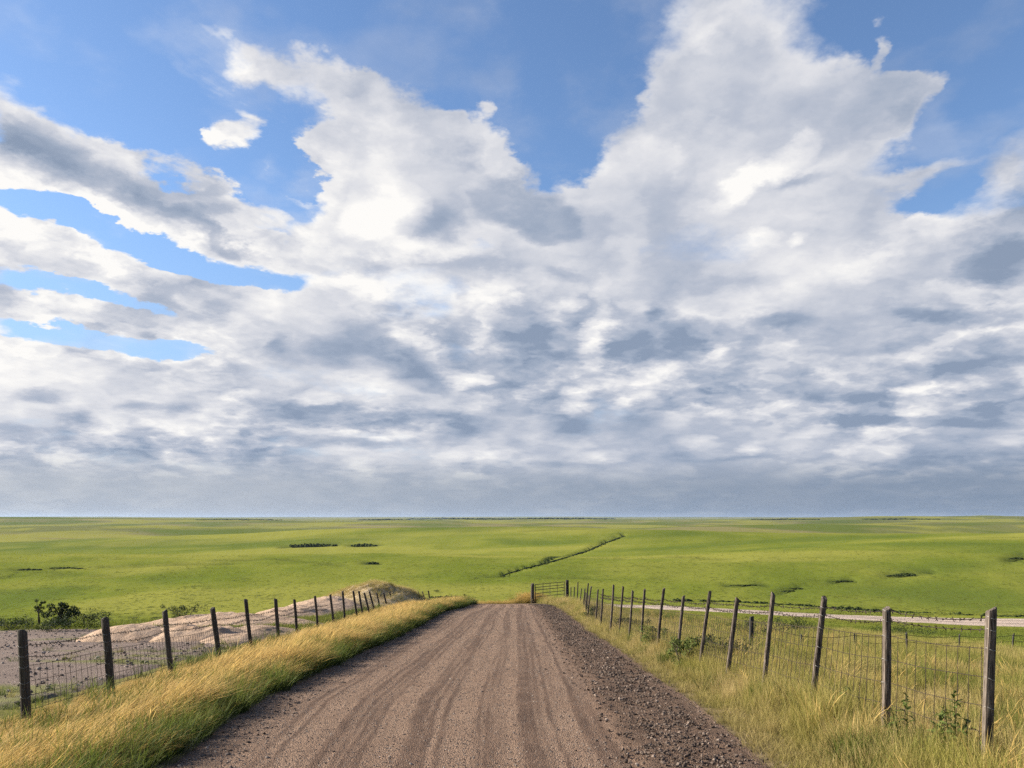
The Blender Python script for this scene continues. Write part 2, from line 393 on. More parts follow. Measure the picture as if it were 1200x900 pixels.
# ------------------------------------------------------------------ materials
def mat(name):
    m = bpy.data.materials.new(name); m.use_nodes = True
    nt = m.node_tree; nt.nodes.clear()
    out = nt.nodes.new('ShaderNodeOutputMaterial')
    return m, nt, out
class NB:
    def __init__(s, nt): s.nt = nt
    def n(s, kind, **kw):
        x = s.nt.nodes.new(kind)
        for k, v in kw.items(): setattr(x, k, v)
        return x
    def set(s, sock, v):
        if isinstance(v, bpy.types.NodeSocket): s.nt.links.new(v, sock)
        else: sock.default_value = v
    def math(s, op, a, b=None, c=None, clamp=False):
        x = s.n('ShaderNodeMath', operation=op, use_clamp=clamp)
        s.set(x.inputs[0], a)
        if b is not None: s.set(x.inputs[1], b)
        if c is not None: s.set(x.inputs[2], c)
        return x.outputs[0]
    def noise(s, scale, detail=4, rough=0.5, vec=None, dist=0.0):
        x = s.n('ShaderNodeTexNoise'); x.inputs['Scale'].default_value = scale
        x.inputs['Detail'].default_value = detail; x.inputs['Roughness'].default_value = rough
        x.inputs['Distortion'].default_value = dist
        if vec is not None: s.set(x.inputs['Vector'], vec)
        return x.outputs[0]
    def mix(s, f, a, b, blend='MIX'):
        x = s.n('ShaderNodeMix', data_type='RGBA', blend_type=blend)
        s.set(x.inputs[0], f)
        for i, v in ((6, a), (7, b)):
            if isinstance(v, tuple) and len(v) == 3: v = (*v, 1)
            s.set(x.inputs[i], v)
        return x.outputs[2]
    def step(s, x_, lo, hi, to0=0.0, to1=1.0):
        x = s.n('ShaderNodeMapRange', interpolation_type='SMOOTHSTEP')
        s.set(x.inputs[0], x_); s.set(x.inputs[1], lo); s.set(x.inputs[2], hi)
        x.inputs[3].default_value = to0; x.inputs[4].default_value = to1
        return x.outputs[0]
    def attr(s, name, t='GEOMETRY', out='Fac'):
        x = s.n('ShaderNodeAttribute', attribute_type=t, attribute_name=name)
        return x.outputs[out]
    def scale(s, vec, sc):
        x = s.n('ShaderNodeVectorMath', operation='MULTIPLY'); s.set(x.inputs[0], vec); x.inputs[1].default_value = sc
        return x.outputs[0]
    def bump(s, h, strength=0.5, dist=0.02, normal=None):
        x = s.n('ShaderNodeBump'); s.set(x.inputs['Height'], h)
        x.inputs['Strength'].default_value = strength; x.inputs['Distance'].default_value = dist
        if normal is not None: s.set(x.inputs['Normal'], normal)
        return x.outputs[0]
    def bsdf(s, color, rough=0.9, normal=None, metal=0.0, spec=0.2):
        x = s.n('ShaderNodeBsdfPrincipled')
        s.set(x.inputs['Base Color'], (*color, 1) if isinstance(color, tuple) and len(color) == 3 else color)
        s.set(x.inputs['Roughness'], rough); s.set(x.inputs['Metallic'], metal)
        x.inputs['Specular IOR Level'].default_value = spec
        if normal is not None: s.set(x.inputs['Normal'], normal)
        return x.outputs[0]

# grassland
M_GROUND, nt, out = mat("grassland"); b = NB(nt)
pos = b.n('ShaderNodeNewGeometry').outputs['Position']
n_big = b.noise(0.0035, 5, 0.55, pos); n_mid = b.noise(0.022, 6, 0.6, pos, 0.4); n_fin = b.noise(0.25, 6, 0.65, pos, 0.3); n_tuft = b.noise(2.2, 5, 0.6, pos)
streak = b.noise(0.010, 6, 0.62, b.scale(pos, (1, 3.2, 1)), 0.8)
g1, g2, g3, olive, tan_ = (0.122, 0.145, 0.020), (0.172, 0.180, 0.030), (0.055, 0.072, 0.013), (0.130, 0.130, 0.050), (0.210, 0.170, 0.085)
c = b.mix(b.step(n_mid, 0.35, 0.65), g1, g2)
near_ = b.math('SUBTRACT', 1.0, b.math('MULTIPLY', b.attr('dist'), 0.75))
c = b.mix(b.math('MULTIPLY', b.step(streak, 0.54, 0.72), b.math('MULTIPLY', near_, 0.36)), c, g3)
c = b.mix(b.math('MULTIPLY', b.step(n_fin, 0.56, 0.74), b.math('MULTIPLY', near_, 0.36)), c, g3)
c = b.mix(b.math('MULTIPLY', b.step(n_fin, 0.46, 0.32), 0.40), c, (0.165, 0.170, 0.036))
c = b.mix(b.math('MULTIPLY', b.step(n_big, 0.48, 0.66), b.step(b.attr('dist'), 0.15, 0.55)), c, olive)
c = b.mix(b.math('MULTIPLY', b.step(b.attr('dist'), 0.1, 0.8), 0.80), c, olive)
c = b.mix(b.math('MULTIPLY', b.step(b.noise(0.0016, 6, 0.6, b.scale(pos, (1, 2.5, 1))), 0.48, 0.60), b.math('MULTIPLY', b.step(b.attr('dist'), 0.1, 0.6), 0.75)), c, tan_)
n_roll = b.noise(0.0055, 4, 0.5, b.scale(pos, (1, 1.8, 1)), 0.5)  # broad lighter and darker tones put the rolling hills' shading into the colour
c = b.mix(b.math('MULTIPLY', b.step(n_roll, 0.49, 0.58), 0.80), c, (0.220, 0.212, 0.042))
c = b.mix(b.math('MULTIPLY', b.step(n_roll, 0.48, 0.38), 0.80), c, (0.088, 0.116, 0.020))
c = b.mix(b.attr('soil'), c, b.mix(b.step(n_tuft, 0.4, 0.6), (0.10, 0.070, 0.045), (0.17, 0.120, 0.078)))
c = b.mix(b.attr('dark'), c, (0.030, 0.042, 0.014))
h = b.math('ADD', b.math('MULTIPLY', n_fin, 1.0), b.math('MULTIPLY', n_tuft, 0.12))
nt.links.new(b.bsdf(c, 1.0, b.bump(h, 0.55, 0.45), spec=0.0), out.inputs[0])

def road_material(name, base, light, dark, pale):
    m, nt, out = mat(name); b = NB(nt)
    pos = b.n('ShaderNodeNewGeometry').outputs['Position']
    rut = b.attr('rut'); clod = b.attr('clod')
    f1 = b.noise(30, 5, 0.7, pos); f2 = b.noise(85, 3, 0.7, pos); f3 = b.noise(1.4, 5, 0.6, pos, 0.5)
    long_ = b.noise(2.0, 4, 0.6, b.scale(pos, (1.8, 0.14, 0.2)), 0.2)
    c = b.mix(b.step(b.math('ADD', rut, b.math('MULTIPLY', b.math('SUBTRACT', long_, 0.5), 0.9)), -0.75, 0.35), dark, light)
    c = b.mix(b.math('MULTIPLY', b.step(f3, 0.40, 0.64), 0.5), c, base)
    v = b.n('ShaderNodeTexVoronoi'); v.inputs['Scale'].default_value = 62; b.set(v.inputs['Vector'], pos)
    stone = b.math('MULTIPLY', v.outputs['Color'], 1.0)
    c = b.mix(0.75, c, b.mix(stone, (0.45, 0.44, 0.44), (1.45, 1.44, 1.42)), 'MULTIPLY')
    c = b.mix(b.math('MULTIPLY', b.step(f1, 0.60, 0.74), 0.6), c, pale)
    c = b.mix(b.math('MULTIPLY', b.step(f2, 0.42, 0.28), 0.7), c, tuple(x * 0.35 for x in base))
    c = b.mix(b.math('MULTIPLY', clod, 0.80), c, b.mix(b.step(f1, 0.4, 0.6), tuple(x * 0.36 for x in base), tuple(x * 0.75 for x in base)))
    hh = b.math('ADD', b.math('MULTIPLY', f1, 1.0), b.math('MULTIPLY', v.outputs['Distance'], -0.9))
    nt.links.new(b.bsdf(c, 0.95, b.bump(hh, 0.9, 0.022), spec=0.1), out.inputs[0])
    return m
M_ROAD = road_material("gravel", (0.185, 0.117, 0.080), (0.245, 0.162, 0.112), (0.108, 0.068, 0.048), (0.38, 0.29, 0.22))
M_LOWER = road_material("pale_gravel", (0.42, 0.32, 0.25), (0.46, 0.36, 0.29), (0.26, 0.20, 0.155), (0.44, 0.36, 0.30))
M_YARD = road_material("yard_gravel", (0.165, 0.120, 0.098), (0.205, 0.153, 0.127), (0.110, 0.082, 0.068), (0.32, 0.26, 0.22))
# patches of weed on the yard
nt = M_YARD.node_tree; b = NB(nt)
bs = [n for n in nt.nodes if n.type == 'BSDF_PRINCIPLED'][0]
lk = bs.inputs['Base Color'].links[0].from_socket
weedc = b.mix(b.noise(3, 5, 0.6), (0.10, 0.11, 0.03), (0.22, 0.19, 0.08))
nt.links.new(b.mix(b.attr('weed'), lk, weedc), bs.inputs['Base Color'])

# ------------------------------------------------------------------ ground
nR, nA = 560, 430
rr = np.concatenate([[0.0], np.exp(np.linspace(math.log(0.9), math.log(14500), nR - 1))])
af = np.linspace(-40, 40, 350); ab = np.linspace(40, 320, nA - 350 + 2)[1:-1]
aa = np.radians(np.concatenate([af, ab]))
RR, AA = np.meshgrid(rr, aa, indexing='ij')
GX, GY = RR * np.sin(AA), RR * np.cos(AA)
GZ = H(GX, GY)
# gully and its sister cuts on the slopes
def seg_dist(X, Y, pts):
    best = np.full(X.shape, 1e9)
    for p, q in zip(pts[:-1], pts[1:]):
        dx, dy = q[0] - p[0], q[1] - p[1]
        t = np.clip(((X - p[0]) * dx + (Y - p[1]) * dy) / (dx * dx + dy * dy + 1e-9), 0, 1)
        best = np.minimum(best, np.hypot(X - p[0] - t * dx, Y - p[1] - t * dy))
    return best
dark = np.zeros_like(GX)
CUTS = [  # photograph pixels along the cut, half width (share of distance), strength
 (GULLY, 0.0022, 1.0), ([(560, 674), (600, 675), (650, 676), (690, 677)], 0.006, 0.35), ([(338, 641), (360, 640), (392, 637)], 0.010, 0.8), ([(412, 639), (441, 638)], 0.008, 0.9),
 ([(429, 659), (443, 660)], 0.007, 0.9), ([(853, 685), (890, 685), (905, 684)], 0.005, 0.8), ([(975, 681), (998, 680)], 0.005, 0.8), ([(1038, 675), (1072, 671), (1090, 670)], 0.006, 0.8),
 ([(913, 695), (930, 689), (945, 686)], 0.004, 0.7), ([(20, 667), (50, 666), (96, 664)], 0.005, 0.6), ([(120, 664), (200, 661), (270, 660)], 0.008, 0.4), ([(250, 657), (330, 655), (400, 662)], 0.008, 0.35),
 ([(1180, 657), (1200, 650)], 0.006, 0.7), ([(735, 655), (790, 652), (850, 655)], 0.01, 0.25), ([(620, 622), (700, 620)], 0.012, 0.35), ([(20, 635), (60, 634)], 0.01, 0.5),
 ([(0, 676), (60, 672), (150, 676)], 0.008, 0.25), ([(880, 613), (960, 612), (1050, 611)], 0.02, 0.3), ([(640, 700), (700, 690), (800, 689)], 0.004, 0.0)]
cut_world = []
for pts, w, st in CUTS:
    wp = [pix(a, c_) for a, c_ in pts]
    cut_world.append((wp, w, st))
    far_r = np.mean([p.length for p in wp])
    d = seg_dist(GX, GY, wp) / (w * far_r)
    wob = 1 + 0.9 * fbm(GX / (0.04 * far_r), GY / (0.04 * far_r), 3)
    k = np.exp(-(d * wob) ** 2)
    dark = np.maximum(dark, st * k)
    GZ -= st * k * 0.004 * far_r
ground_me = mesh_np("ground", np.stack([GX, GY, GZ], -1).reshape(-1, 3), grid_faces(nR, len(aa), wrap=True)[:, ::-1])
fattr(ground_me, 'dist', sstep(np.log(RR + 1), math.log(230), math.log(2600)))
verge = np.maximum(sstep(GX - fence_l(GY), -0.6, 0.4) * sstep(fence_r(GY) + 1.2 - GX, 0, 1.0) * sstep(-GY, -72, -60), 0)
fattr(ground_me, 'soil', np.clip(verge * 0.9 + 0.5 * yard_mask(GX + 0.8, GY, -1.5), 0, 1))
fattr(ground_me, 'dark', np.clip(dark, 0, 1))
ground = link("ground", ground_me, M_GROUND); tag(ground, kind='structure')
del GX, GY, GZ, RR, AA

# ------------------------------------------------------------------ roads
ry = [2.0]
while ry[-1] < 76: ry.append(ry[-1] + max(0.035, 0.0062 * ry[-1]))
ry = np.array(ry); nc = 190
tt = np.linspace(-0.06, 1.06, nc)
YY = np.repeat(ry[:, None], nc, 1)
Lx = road_l(ry)[:, None]; Rx = road_r(ry)[:, None]
XX = Lx + (Rx - Lx) * tt[None, :]
wig = 0.10 * fbm(YY / 1.3, YY * 0 + 5, 3) + 0.25 * fbm(YY / 7.0, YY * 0 + 9, 2)
u = (XX - (Lx + Rx) / 2) / ((Rx - Lx) / 2)       # -1 .. 1 across the road
us = u + 0.035 * fbm(YY / 9.0, YY * 0 + 1.0, 3) + 0.02 * fbm(YY / 1.1, XX / 1.1, 3)
rut = np.zeros_like(us)
for c_, w_, a_ in [(-0.80, .08, .3), (-0.60, .05, .4), (-0.32, .06, .6), (-0.06, .07, .6), (0.14, .05, .6), (0.38, .05, .4)]:
    rut += a_ * np.exp(-((us - c_) / w_) ** 2)
for c_, w_ in [(-0.74, .012), (-0.68, .008), (-0.52, .014), (-0.46, .010), (-0.43, .007), (-0.385, .010), (-0.245, .020), (-0.205, .010), (-0.165, .009), (-0.12, .007), (0.025, .012), (0.055, .008), (0.085, .008), (0.205, .020), (0.245, .012), (0.285, .009), (0.33, .008), (0.45, .012)]:
    rut -= R.uniform(.5, 1.2) * np.exp(-((us - c_ - 0.006 * fbm(YY / 4.0 + c_ * 40, YY * 0, 2)) / w_) ** 2) * np.clip(0.8 + 1.5 * fbm(YY / 3.5, YY * 0 + c_ * 90, 3), 0, 1.4)
rut = rut * 0.9 + 1.5 * fbm(us * 34, YY / 14.0, 4) - 0.15
wrow = sstep(us + 0.10 * fbm(YY / 1.2, YY * 0 + 3, 3) + 0.08 * fbm(YY / 0.35, XX / 0.35, 2), 0.50, 0.64) * sstep(-us, -1.02, -0.90) * sstep(-YY, -58, -50)
clod = wrow + 0.35 * sstep(-us, 0.80, 0.93)
ZZ = H0(XX, YY) - 0.004 * rut + 0.045 * wrow * (0.6 + 0.8 * fbm(XX / 0.5, YY / 0.8, 2)) + 0.012 * fbm(XX / 0.12, YY / 0.12, 3) * (0.4 + 1.6 * wrow)
ZZ += 0.022 * wrow * fbm(XX / 0.07, YY / 0.07, 2)
edge = sstep(np.abs(u), 0.99, 1.12)
ZZ -= 0.14 * edge
ZZ += 0.004
me = mesh_np("gravel_road", np.stack([XX, YY, ZZ], -1).reshape(-1, 3), grid_faces(len(ry), nc))
fattr(me, 'rut', rut); fattr(me, 'clod', np.clip(clod, 0, 1))
road = link("gravel_road", me, M_ROAD); tag(road, kind='structure')
def road_height(x, y):
    return H0(x, y)

# lower road
lp = [Vector((a, c_)) for a, c_ in LOWER]
cum = [0]
for p, q in zip(lp[:-1], lp[1:]): cum.append(cum[-1] + (q - p).length)
ss = np.linspace(0, cum[-1], 220)
cx = np.interp(ss, cum, [p.x for p in lp]); cy = np.interp(ss, cum, [p.y for p in lp])
for _ in range(12):
    cx[1:-1] = (cx[:-2] + cx[2:] + 2 * cx[1:-1]) / 4; cy[1:-1] = (cy[:-2] + cy[2:] + 2 * cy[1:-1]) / 4
tx, ty = np.gradient(cx), np.gradient(cy); tl = np.hypot(tx, ty); tx /= tl; ty /= tl
vv = np.linspace(-1, 1, 26)
hw = lower_hw(cx) + 0.5 * fbm(ss / 8.0, ss * 0, 2)
XX = cx[:, None] - ty[:, None] * vv * hw[:, None]; YY = cy[:, None] + tx[:, None] * vv * hw[:, None]
ZZ = H0(XX, YY) + 0.05 - 0.35 * sstep(np.abs(vv)[None, :], 0.86, 1.0) + 0.03 * fbm(XX, YY, 3)
me = mesh_np("lower_gravel_road", np.stack([XX, YY, ZZ], -1).reshape(-1, 3), grid_faces(len(ss), 26)[:, ::-1])
fattr(me, 'rut', np.repeat(np.cos(vv * 9)[None, :] * 0.6, len(ss), 0)); fattr(me, 'clod', np.zeros(len(ss) * 26))
o = link("lower_gravel_road", me, M_LOWER); tag(o, kind='structure')

# yard beyond the left fence
yx = np.linspace(-72, -5.8, 230); yy = np.linspace(9.8, 37, 130)
YY, XX = np.meshgrid(yy, yx, indexing='ij')
ym = yard_mask(XX + 0.5 * fbm(XX / 1.5, YY / 1.5, 3), YY, -0.3)
ZZ = H0(XX, YY) + 0.02 - 0.30 * (1 - ym) + 0.10 * fbm(XX / 1.1, YY / 1.1, 5)
me = mesh_np("gravel_yard", np.stack([XX, YY, ZZ], -1).reshape(-1, 3), grid_faces(len(yy), len(yx)))
fattr(me, 'rut', 0.5 * fbm(XX / 8, YY / 2.0, 3) + 0.2); fattr(me, 'clod', 0.6 * sstep(fbm(XX / 3, YY / 1.2, 4), 0.1, 0.35))
weed = sstep(fbm(XX / 6.0 + 4, YY / 1.5, 4) + 0.25 * sstep(-YY, -14, -11) + 0.2 * np.exp(-((YY - 27) / 1.6) ** 2), 0.14, 0.30)
fattr(me, 'weed', weed)
o = link("gravel_yard", me, M_YARD); tag(o, kind='structure')


# ------------------------------------------------------------------ blades, clumps and scattering
def leaf_material(name, cols, tip, trans=0.45, rough=0.8, tintpow=1.0):
    """cols: colours for tint 0, 0.5, 1 (at the blade's foot); tip: the same three at its tip"""
    m, nt, out = mat(name); b = NB(nt)
    tint = b.attr('tint', 'INSTANCER'); hh = b.attr('hh'); rv = b.attr('rv')
    t = b.math('ADD', tint, b.math('MULTIPLY', b.math('SUBTRACT', rv, 0.5), 0.35), clamp=True)
    def ramp3(cs):
        x = b.n('ShaderNodeValToRGB'); b.set(x.inputs[0], t)
        e = x.color_ramp.elements; e[0].color = (*cs[0], 1); e[1].color = (*cs[2], 1)
        q = e.new(0.5); q.color = (*cs[1], 1)
        return x.outputs[0]
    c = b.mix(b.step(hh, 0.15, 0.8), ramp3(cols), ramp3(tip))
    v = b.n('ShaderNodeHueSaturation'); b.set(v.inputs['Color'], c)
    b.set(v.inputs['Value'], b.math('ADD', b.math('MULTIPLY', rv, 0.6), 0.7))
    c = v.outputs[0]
    tr = b.n('ShaderNodeBsdfTranslucent'); b.set(tr.inputs[0], c)
    mx = b.n('ShaderNodeMixShader'); mx.inputs[0].default_value = trans
    nt.links.new(b.bsdf(c, rough, spec=0.25), mx.inputs[1]); nt.links.new(tr.outputs[0], mx.inputs[2])
    nt.links.new(mx.outputs[0], out.inputs[0])
    return m
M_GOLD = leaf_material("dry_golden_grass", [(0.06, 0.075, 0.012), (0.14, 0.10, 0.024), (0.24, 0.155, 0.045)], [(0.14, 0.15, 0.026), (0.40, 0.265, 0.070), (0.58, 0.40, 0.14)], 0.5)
M_GREEN = leaf_material("green_grass", [(0.022, 0.036, 0.008), (0.042, 0.058, 0.011), (0.12, 0.10, 0.025)], [(0.060, 0.092, 0.016), (0.13, 0.155, 0.026), (0.32, 0.26, 0.08)], 0.42)  # dark greens: the verge's shaded underside is put into the blade colour
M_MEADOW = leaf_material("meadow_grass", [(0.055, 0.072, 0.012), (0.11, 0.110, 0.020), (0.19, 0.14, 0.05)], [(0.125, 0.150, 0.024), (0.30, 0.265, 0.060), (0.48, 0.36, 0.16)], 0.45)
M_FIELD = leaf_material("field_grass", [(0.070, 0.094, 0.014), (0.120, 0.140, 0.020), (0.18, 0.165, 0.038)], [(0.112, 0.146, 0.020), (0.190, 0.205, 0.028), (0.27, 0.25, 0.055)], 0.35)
M_WEED = leaf_material("weed_leaves", [(0.06, 0.080, 0.015), (0.08, 0.10, 0.02), (0.10, 0.12, 0.03)], [(0.11, 0.140, 0.03), (0.14, 0.17, 0.04), (0.18, 0.20, 0.06)], 0.3)
M_SHRUB = leaf_material("shrub_leaves", [(0.018, 0.030, 0.008), (0.035, 0.050, 0.012), (0.07, 0.085, 0.02)], [(0.025, 0.040, 0.010), (0.050, 0.070, 0.015), (0.10, 0.12, 0.03)], 0.25)

def clump(name, material, n, radius, h, hvar, width, lean, spread, curl, heads=0.0, segs=3, lean_dir=0.0, seed=1):
    """a clump of curved, tapering blades; lean: mean tilt towards lean_dir; spread: random tilt"""
    g = np.random.default_rng(seed)
    co, fa, hh, rv = [], [], [], []
    for i in range(n):
        a, r_ = g.uniform(0, 2 * math.pi), radius * math.sqrt(g.uniform())
        base = np.array([r_ * math.cos(a), r_ * math.sin(a), -0.03])
        L = h * (1 - hvar * g.uniform()); w = width * g.uniform(0.7, 1.3)
        d = np.array([math.cos(lean_dir) * lean, math.sin(lean_dir) * lean, 1.0]) + np.array([g.normal(0, spread), g.normal(0, spread), 0])
        d /= np.linalg.norm(d)
        fall = np.array([math.cos(lean_dir) * lean + g.normal(0, spread) + 1e-3, math.sin(lean_dir) * lean + g.normal(0, spread), -0.35])
        sd = g.uniform(0, 2 * math.pi); side = np.array([math.cos(sd), math.sin(sd), 0.0])
        p = base.copy(); v = g.uniform(); k0 = len(co)
        head = g.uniform() < heads
        for s_ in range(segs + 1):
            t = s_ / segs
            ww = w * (1 - t) ** 0.7 if not head else w * (0.45 if t < 0.7 else (1.6 if t < 0.99 else 0.1))
            co.append(p - side * ww / 2); co.append(p + side * ww / 2)
            hh += [t, t]; rv += [v, v]
            d2 = d + fall * curl * (t + 0.3); d2 /= np.linalg.norm(d2)
            p = p + d2 * L / segs; d = d2
        for s_ in range(segs):
            q = k0 + 2 * s_; fa.append((q, q + 1, q + 3, q + 2))
    me = mesh_np(name, np.array(co), np.array(fa), smooth=False)
    fattr(me, 'hh', hh); fattr(me, 'rv', rv)
    me.materials.append(material)
    return me
_lib = {}
def library(name, meshes):
    c = bpy.data.collections.new(name)
    for i, me in enumerate(meshes):
        o = bpy.data.objects.new("%s_%02d" % (name, i), me); c.objects.link(o)
    return c
def scatter(name, coll, pts, rotz, scl, tint, nvar, tilt=None, kind='stuff', label=None, sclz=None, mats=()):
    """ONE object that places clumps of `coll` at pts with geometry nodes"""
    pts = np.asarray(pts, np.float32); N = len(pts)
    me = bpy.data.meshes.new(name); me.vertices.add(N); me.vertices.foreach_set('co', pts.ravel())
    rot = np.zeros((N, 3), np.float32); rot[:, 2] = rotz
    if tilt is not None: rot[:, :2] = tilt
    a = me.attributes.new('rot', 'FLOAT_VECTOR', 'POINT'); a.data.foreach_set('vector', rot.ravel())
    sc = np.repeat(np.asarray(scl, np.float32)[:, None], 3, 1)
    if sclz is not None: sc[:, 2] = sclz
    a = me.attributes.new('scl', 'FLOAT_VECTOR', 'POINT'); a.data.foreach_set('vector', sc.ravel())
    fattr(me, 'tint', np.clip(tint, 0, 1))
    a = me.attributes.new('pick', 'INT', 'POINT'); a.data.foreach_set('value', rng.integers(0, nvar, N).astype(np.int32))
    for m_ in mats: me.materials.append(m_)
    o = link(name, me); tag(o, label=label, kind=kind)
    ng = bpy.data.node_groups.new(name + "_nodes", 'GeometryNodeTree')
    ng.interface.new_socket('Geometry', in_out='INPUT', socket_type='NodeSocketGeometry')
    ng.interface.new_socket('Geometry', in_out='OUTPUT', socket_type='NodeSocketGeometry')
    N_ = ng.nodes.new
    gi, go = N_('NodeGroupInput'), N_('NodeGroupOutput')
    ci = N_('GeometryNodeCollectionInfo'); ci.inputs['Collection'].default_value = coll
    ci.inputs['Separate Children'].default_value = True; ci.inputs['Reset Children'].default_value = True
    iop = N_('GeometryNodeInstanceOnPoints'); iop.inputs['Pick Instance'].default_value = True
    def na(nm, t):
        x = N_('GeometryNodeInputNamedAttribute'); x.data_type = t; x.inputs['Name'].default_value = nm; return x.outputs[0]
    er = N_('FunctionNodeEulerToRotation')
    L_ = ng.links.new
    L_(gi.outputs[0], iop.inputs['Points']); L_(ci.outputs[0], iop.inputs['Instance'])
    L_(na('pick', 'INT'), iop.inputs['Instance Index']); L_(na('rot', 'FLOAT_VECTOR'), er.inputs[0]); L_(er.outputs[0], iop.inputs['Rotation'])
    L_(na('scl', 'FLOAT_VECTOR'), iop.inputs['Scale']); L_(iop.outputs[0], go.inputs[0])
    md = o.modifiers.new("scatter", 'NODES'); md.node_group = ng
    return o
def rand_area(n, x0, x1, y0, y1, power=1.0):
    """random plan positions, denser nearer the viewer when power > 1"""
    y = y0 + (y1 - y0) * rng.uniform(0, 1, n) ** power
    x = rng.uniform(0, 1, n) * (x1 - x0) + x0
    return x, y

# clump library
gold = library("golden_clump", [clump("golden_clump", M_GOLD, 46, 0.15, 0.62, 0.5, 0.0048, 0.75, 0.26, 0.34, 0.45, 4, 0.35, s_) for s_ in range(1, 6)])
green = library("green_clump", [clump("green_clump", M_GREEN, 50, 0.13, 0.34, 0.6, 0.0065, 0.30, 0.38, 0.45, 0.0, 3, 0.3, s_) for s_ in range(11, 15)])
mead = library("meadow_clump", [clump("meadow_clump", M_MEADOW, 44, 0.14, 0.48, 0.6, 0.0058, 0.10, 0.26, 0.25, 0.22, 3, 0.3, s_) for s_ in range(21, 26)])
straw = library("straw_clump", [clump("straw_clump", M_MEADOW, 34, 0.13, 0.28, 0.6, 0.0050, 0.2, 0.85, 0.35, 0.0, 3, 0.5, s_) for s_ in range(31, 34)])
tuft = library("field_tuft", [clump("field_tuft", M_FIELD, 44, 0.55, 0.42, 0.6, 0.040, 0.25, 0.5, 0.3, 0.0, 2, 0.3, s_) for s_ in range(41, 45)])

# --- left verge: golden grass blown over by the wind, green at its foot
n = 26000
x_, y_ = rand_area(n, -9.5, -1.8, 5.0, 70, 1.9)
inL = (x_ < road_l(y_) - 0.28 + 0.18 * fbm(y_ / 0.9, y_ * 0 + 2, 3) * 2) & (x_ > fence_l(y_) - 0.35 + 0.4 * fbm(y_ / 1.4, y_ * 0 + 7, 2))
x_, y_ = x_[inL], y_[inL]
e_ = road_l(y_) - x_                               # distance from the road edge
ht = np.interp(y_, [6, 9, 14, 22, 40, 60], [0.64, 0.84, 1.15, 1.28, 1.2, 1.05]) * (1 + 0.5 * fbm(y_ / 3.5, y_ * 0 + 3, 2)) * np.interp(e_, [0.25, 0.8, 1.5, 2.2], [0.8, 1.0, 1.0, 0.85])
ht *= 1 + 0.85 * fbm(x_ / 0.7, y_ / 0.9, 3)
ht *= np.interp(x_ - fence_l(y_), [0, 1.3], [0.40, 1.0])
goldness = sstep(e_ + 0.5 * fbm(x_ / 0.7, y_ / 1.2, 3), 0.40, 0.95) * 0.42 + 0.56 + 0.60 * fbm(x_ / 0.8, y_ / 1.3, 3)
keep = rng.uniform(size=len(x_)) < np.interp(e_, [0.3, 0.9, 1.4], [0.15, 0.85, 1.0])
P_ = np.stack([x_, y_, H(x_, y_)], -1)[keep]
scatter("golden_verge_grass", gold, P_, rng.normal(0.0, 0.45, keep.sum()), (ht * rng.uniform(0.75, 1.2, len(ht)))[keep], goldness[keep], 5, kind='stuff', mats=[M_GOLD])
n = 27000
x_, y_ = rand_area(n, -9.5, -1.8, 5.0, 68, 2.0)
e_ = road_l(y_) - x_
ok = (e_ > 0.12 + 0.3 * fbm(y_ / 0.8, y_ * 0 + 2, 3)) & (x_ > fence_l(y_) - 0.5) & (rng.uniform(size=n) < np.interp(e_, [0.1, 0.3, 0.9, 1.5, 2.2], [0.7, 1.0, 0.60, 0.16, 0.03]))
x_, y_, e_ = x_[ok], y_[ok], e_[ok]
sc = np.interp(y_, [6, 14, 30], [1.05, 1.5, 1.7]) * rng.uniform(0.6, 1.3, len(x_)) * (1 + 0.5 * fbm(x_ / 0.6, y_ / 0.7, 2))
scatter("green_verge_grass", green, np.stack([x_, y_, H(x_, y_)], -1), rng.normal(0, 1.2, len(x_)), sc, 0.25 + 0.5 * fbm(x_, y_, 3) + 0.12 * rng.uniform(size=len(x_)), 4, mats=[M_GREEN])

# --- right verge and meadow under the fence
n = 44000
x_, y_ = rand_area(n, 2.0, 13.5, 4.2, 66, 2.1)
e_ = x_ - road_r(y_)
wig = 0.25 * fbm(y_ / 0.8, y_ * 0 + 12, 3)
ok = (e_ > 0.42 + wig) & (np.abs(x_ / y_) < 0.72) & (rng.uniform(size=n) < np.interp(e_, [0.3, 0.8, 1.5, 6], [0.35, 0.9, 1.0, 0.7]))
x_, y_, e_ = x_[ok], y_[ok], e_[ok]
hgt = np.interp(e_, [0.3, 0.8, 1.3, 2.4, 6], [0.50, 0.90, 1.05, 0.85, 0.80]) * np.where(x_ < 6, np.interp(y_, [5, 9, 20, 50], [0.85, 0.95, 1.05, 1.25]), np.interp(y_, [5, 9, 20, 32, 45], [0.85, 0.95, 1.0, 0.7, 0.3])) * (1 + 1.0 * fbm(x_ / 0.8, y_ / 1.0, 3)) * rng.uniform(0.55, 1.3, len(x_))
dry = 0.53 + 1.2 * fbm(x_ / 1.3, y_ / 2.2, 4) + 0.12 * rng.normal(size=len(x_)) + np.interp(e_, [0.3, 0.9, 1.4], [0.30, 0.08, 0.0]) + 0.16 * np.exp(-((e_ - 2.1) / 0.7) ** 2)
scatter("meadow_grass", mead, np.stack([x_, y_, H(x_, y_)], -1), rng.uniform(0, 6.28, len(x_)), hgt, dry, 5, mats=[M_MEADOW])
n = 17000
x_, y_ = rand_area(n, 2.0, 6.0, 4.2, 60, 2.0)
e_ = x_ - road_r(y_)
ok = (e_ > 0.0 + 0.25 * fbm(y_ / 0.6, y_ * 0 + 12, 3)) & (rng.uniform(size=n) < np.interp(e_, [0.0, 0.25, 0.9, 1.6], [0.25, 1, 0.9, 0.3]))
x_, y_ = x_[ok], y_[ok]
